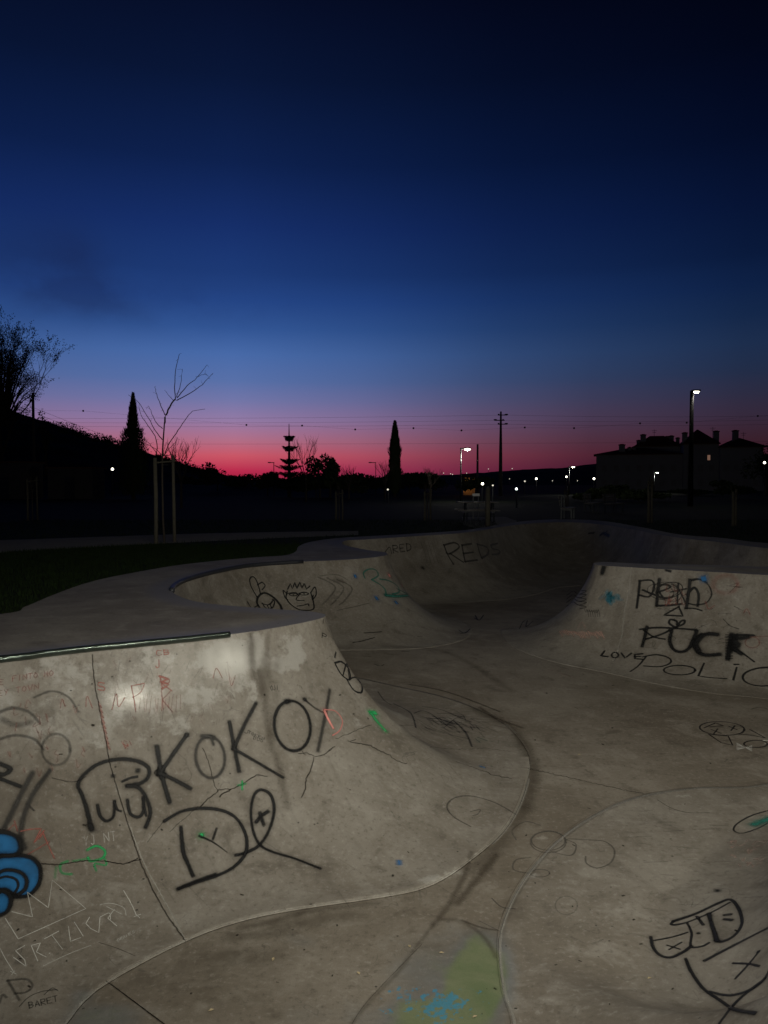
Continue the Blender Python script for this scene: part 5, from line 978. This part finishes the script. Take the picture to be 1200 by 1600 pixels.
for px, pt, w, off in ((971, 693.5, 9, 1.2), (983, 698, 5, 2), (990, 697, 5, 2.4), (997, 687, 6, 7), (1004, 678, 8, 6.4), (1028, 681, 5, 8), (1041, 681, 7, 8), (1048, 680, 7, 8), (1058, 683, 5, 8), (1069, 675, 7, 1), (1118, 672.5, 7.5, 1), (1148, 671.5, 8, 2.4)):
    x, z = bx(px, off), bz(pt, px, off); ww = w*150/F*.5; c = MB().box((x-ww, off, z-2.6), (x+ww, off+1.0, z-.28)).build('chimney', M['wallp'], bd); MB().box((x-ww-.09, off-.09, z-.277), (x+ww+.09, off+1.09, z-.1)).box((x-ww*.6, off+.2, z-.097), (x+ww*.6, off+.8, z)).build('chimney_cap', M['roof'], c)
for px, pt in ((1021, 671), (1112, 667), (1160, 675)): x, z = bx(px, 5), bz(pt, px, 5); MB().tube([(x, 5, z-3), (x, 5, z)], .035, 5).tube([(x-.5, 5, z-.25), (x+.5, 5, z-.25)], .03, 4).tube([(x-.35, 5, z-.6), (x+.35, 5, z-.6)], .03, 4).build('antenna', M['metal'], bd)
def window(x, y, z, w=1.1, h=1.3, mat='glass'):
    f = MB().box((x-w/2-.08, y-.09, z-.08), (x+w/2+.08, y-.005, z)).box((x-w/2-.08, y-.09, z+h), (x+w/2+.08, y-.005, z+h+.08)).box((x-w/2-.08, y-.09, z+.003), (x-w/2, y-.005, z+h-.003)).box((x+w/2, y-.09, z+.003), (x+w/2+.08, y-.005, z+h-.003)).build('window', M['wallp'], bd)
    MB().box((x-w/2+.003, y-.04, z+.003), (x+w/2-.003, y-.008, z+h-.003)).build('pane', M[mat], f)
for k in range(7):
    for z in (.9, 3.7): window(bx(944+k*18), 0, z, .9, 1.2, 'shutter')
for k in range(3):
    for z in (.9, 3.7): window(bx(1076+k*17), -1, z, .9, 1.2, 'shutter')
for k in range(4):
    for z in (.9, 3.7): window(bx(1131+k*15), -2.5, z, .9, 1.2, 'shutter')
window(bx(1106.5, -1), -1, bz(719, 1106, -1), .5, .95, 'win')
MB().box((bx(1122), -2.72, bz(722, 1150, -2.5)), (bx(1187), -2.503, bz(720, 1150, -2.5))).build('cornice', M['wallp'], bd)
# low far house with orange lit wall
b = place(733, 95); hs = thing('small_house', 'small house with an orange lit wall below the horizon', 'building', b); z1 = at(733, 752, 95).z
MB().box((-.75, 0, -.1), (.75, 3, z1+.5)).build('wall', M['wallp'], hs); rf = MB(); rf.v = [(-.95, -.2, z1+.5), (.95, -.2, z1+.5), (.95, 3.2, z1+.5), (-.95, 3.2, z1+.5), (-.95, 1.5, z1+1.0), (.95, 1.5, z1+1.0)]; rf.f = [(0, 1, 5, 4), (2, 3, 4, 5), (0, 4, 3), (1, 2, 5), (3, 2, 1, 0)]; rf.build('roof', M['roof'], hs)
MB().box((-.55, -.3, z1-.05), (-.45, -.2, z1+.05)).build('wall_lamp', M['lampo'], hs); l = bpy.data.lights.new('wall_light', 'POINT'); l.energy = 20; l.color = (1, .35, .06); l.shadow_soft_size = .05; lo = link('wall_light', l, hs); lo.location = (-.2, -.7, z1-.4)
# low sheds at the left
for px0, px1, y0, y1, lab in ((-30, 45, 722, 800, 'pale low shed at the left edge under the dark slope'), (75, 145, 731, 800, 'dim low shed between the left edge and the bright lamp')):
    Y = 70; x0, x1 = (px0-CX)/F*Y, (px1-CX)/F*Y; sh = thing('low_shed', lab, 'shed', ((x0+x1)/2, Y, -.05), 0, 'low sheds'); w = (x1-x0)/2; zt = at(0, y0, Y).z
    MB().box((-w, 0, -.05), (w, 3, zt)).build('wall', M['shedw'], sh); MB().box((-w-.15, -.2, zt+.003), (w+.15, 3.2, zt+.12)).build('roof', M['roof'], sh); MB().box((-.5, -.04, 0), (.4, -.003, 2.0)).build('door', M['metal'], sh)
# picnic table and benches
def bench(px, py, label, rz=0, back=True):
    p = on_z(px, py, -.05); t = thing('park_bench', label, 'bench', (p.x, p.y, -.05), rz, 'park benches')
    for k in range(4): MB().box((-.8, -.22+k*.12, .43), (.8, -.12+k*.12, .47)).build('seat_slat', M['wood'], t)
    for k in range(3): MB().box((-.8, .25+k*.02, .56+k*.13), (.8, .28+k*.02, .66+k*.13)).build('back_slat', M['wood'], t)
    for x in (-.62, .62): MB().box((x-.03, -.2, 0), (x+.03, -.14, .428)).box((x-.03, .2, 0), (x+.03, .248, .95)).box((x-.03, -.138, .37), (x+.03, .198, .428)).build('leg', M['metal'], t)
bench(888, 811, 'slatted bench just beyond the far end of the bowl', 1.25); bench(925, 800, 'slatted bench farther right of the first bench', 1.1); bench(960, 801, 'slatted bench nearest the building bushes', .9)
p = on_z(745, 816, -.05); t = thing('picnic_table', 'wooden picnic table with attached benches on the pale paved patch', 'picnic table', (p.x, p.y, -.042))
for k in range(5): MB().box((-.75, -.36+k*.15, .72), (.75, -.23+k*.15, .76)).build('top_slat', M['wood'], t)
for s_ in (-1, 1): MB().box((-.75, s_*.72-.13, .43), (.75, s_*.72+.13, .47)).build('bench_seat', M['wood'], t)
for x in (-.5, .5):
    MB().box((x-.04, -.78, .372), (x+.04, .78, .428)).tube([(x+.07, -.5, .02), (x+.07, -.2, .71)], .035, 6).tube([(x+.07, .5, .02), (x+.07, .2, .71)], .035, 6).build('leg_frame', M['metal'], t)
p = on_z(762, 822, -.05); t = thing('white_notice_post', 'pale round post standing beside the picnic table', 'post', (p.x, p.y, -.05)); hh = at(762, 762, p.y).z+.05; MB().tube([(0, 0, -.1), (0, 0, hh)], .085, 14).build('post', M['stake'], t, True); MB().tube([(0, 0, hh+.003), (0, 0, hh+.04)], .1, 14).build('cap', M['metal'], t)
p = on_z(752, 815, -.05); t = thing('notice_board', 'small white board on a short stand behind the picnic table', 'sign', (p.x-.1, p.y+.9, -.05)); MB().box((-.14, -.02, .95), (.14, .01, 1.05)).build('board', M['whitep'], t)
for x in (-.1, .1): MB().box((x-.02, .013, 0), (x+.02, .05, 1.0)).build('leg', M['metal'], t)

# the park lamps behind and to the right of the viewpoint, whose light falls into the bowl
def park_lamp(base, at_, power, label, aim):
    t = thing('street_lamp', label, 'street lamp', base, 0, 'lit park lamps'); h = at_[2]+.2; dx, dy = at_[0]-base[0], at_[1]-base[1]; d = math.hypot(dx, dy); ex, ey = dx/d, dy/d
    MB().tube([(0, 0, -.05), (0, 0, h*.5), (0, 0, h)], [.09, .07, .055], 12).build('pole', M['metal'], t, True); MB().tube([(0, 0, h-.1), (dx*.5, dy*.5, h), (dx*.85, dy*.85, h)], .035, 8).build('arm', M['metal'], t)
    f = MB().box((dx-.2, dy-.25, h-.05), (dx+.2, dy+.25, h+.04)).build('lamp_head', M['metal'], t); MB().box((dx-.16, dy-.2, h-.08), (dx+.16, dy+.2, h-.053)).build('lamp_glass', M['lamp'], f)
    l = bpy.data.lights.new('lamp_light', 'SPOT'); l.energy = power; l.color = (1, .955, .79); l.shadow_soft_size = .24; l.spot_size = R(104); l.spot_blend = 1.0; lo = link('lamp_light', l, t); lo.location = (dx, dy, h-.2)
    lo.rotation_euler = (Vector(aim)-Vector(at_)).to_track_quat('-Z', 'Y').to_euler()
park_lamp((3.3, -.6, 0), LAMP_AT, PARK_LAMP, 'park lamp on the deck behind the viewpoint, lighting the bowl', (2.2, 9.0, -.5))
park_lamp((6.8, 2.4, 0), LAMP2_AT, PARK_LAMP2, 'park lamp on the right deck outside the frame, lighting the bowl', (.2, 9.0, -.3))

rnd = random.Random(3)
for px, py in ((427, 1500), (690, 1490), (560, 1522), (1015, 1530), (742, 1590), (330, 1580), (905, 1180), (640, 1480)):
    h = hit(px, py)
    if h:
        m = MB(); a = .018; m.v = [(-a, 0, .002), (0, -a*.55, .006), (a, 0, .004), (0, a*.55, .007), (-a*.3, -a*.45, .004), (0, 0, .001)]; m.f = [(0, 4, 5), (4, 1, 5), (1, 2, 5), (2, 3, 5), (3, 0, 5)]
        o = m.build('dry_leaf', M['drylf']); o.location = h[0]+h[1]*.004; o.rotation_euler = (0, 0, rnd.uniform(0, 6)); tag(o, 'small dry pale leaf lying on the concrete floor of the bowl', 'leaf', 'dry leaves on the bowl floor')
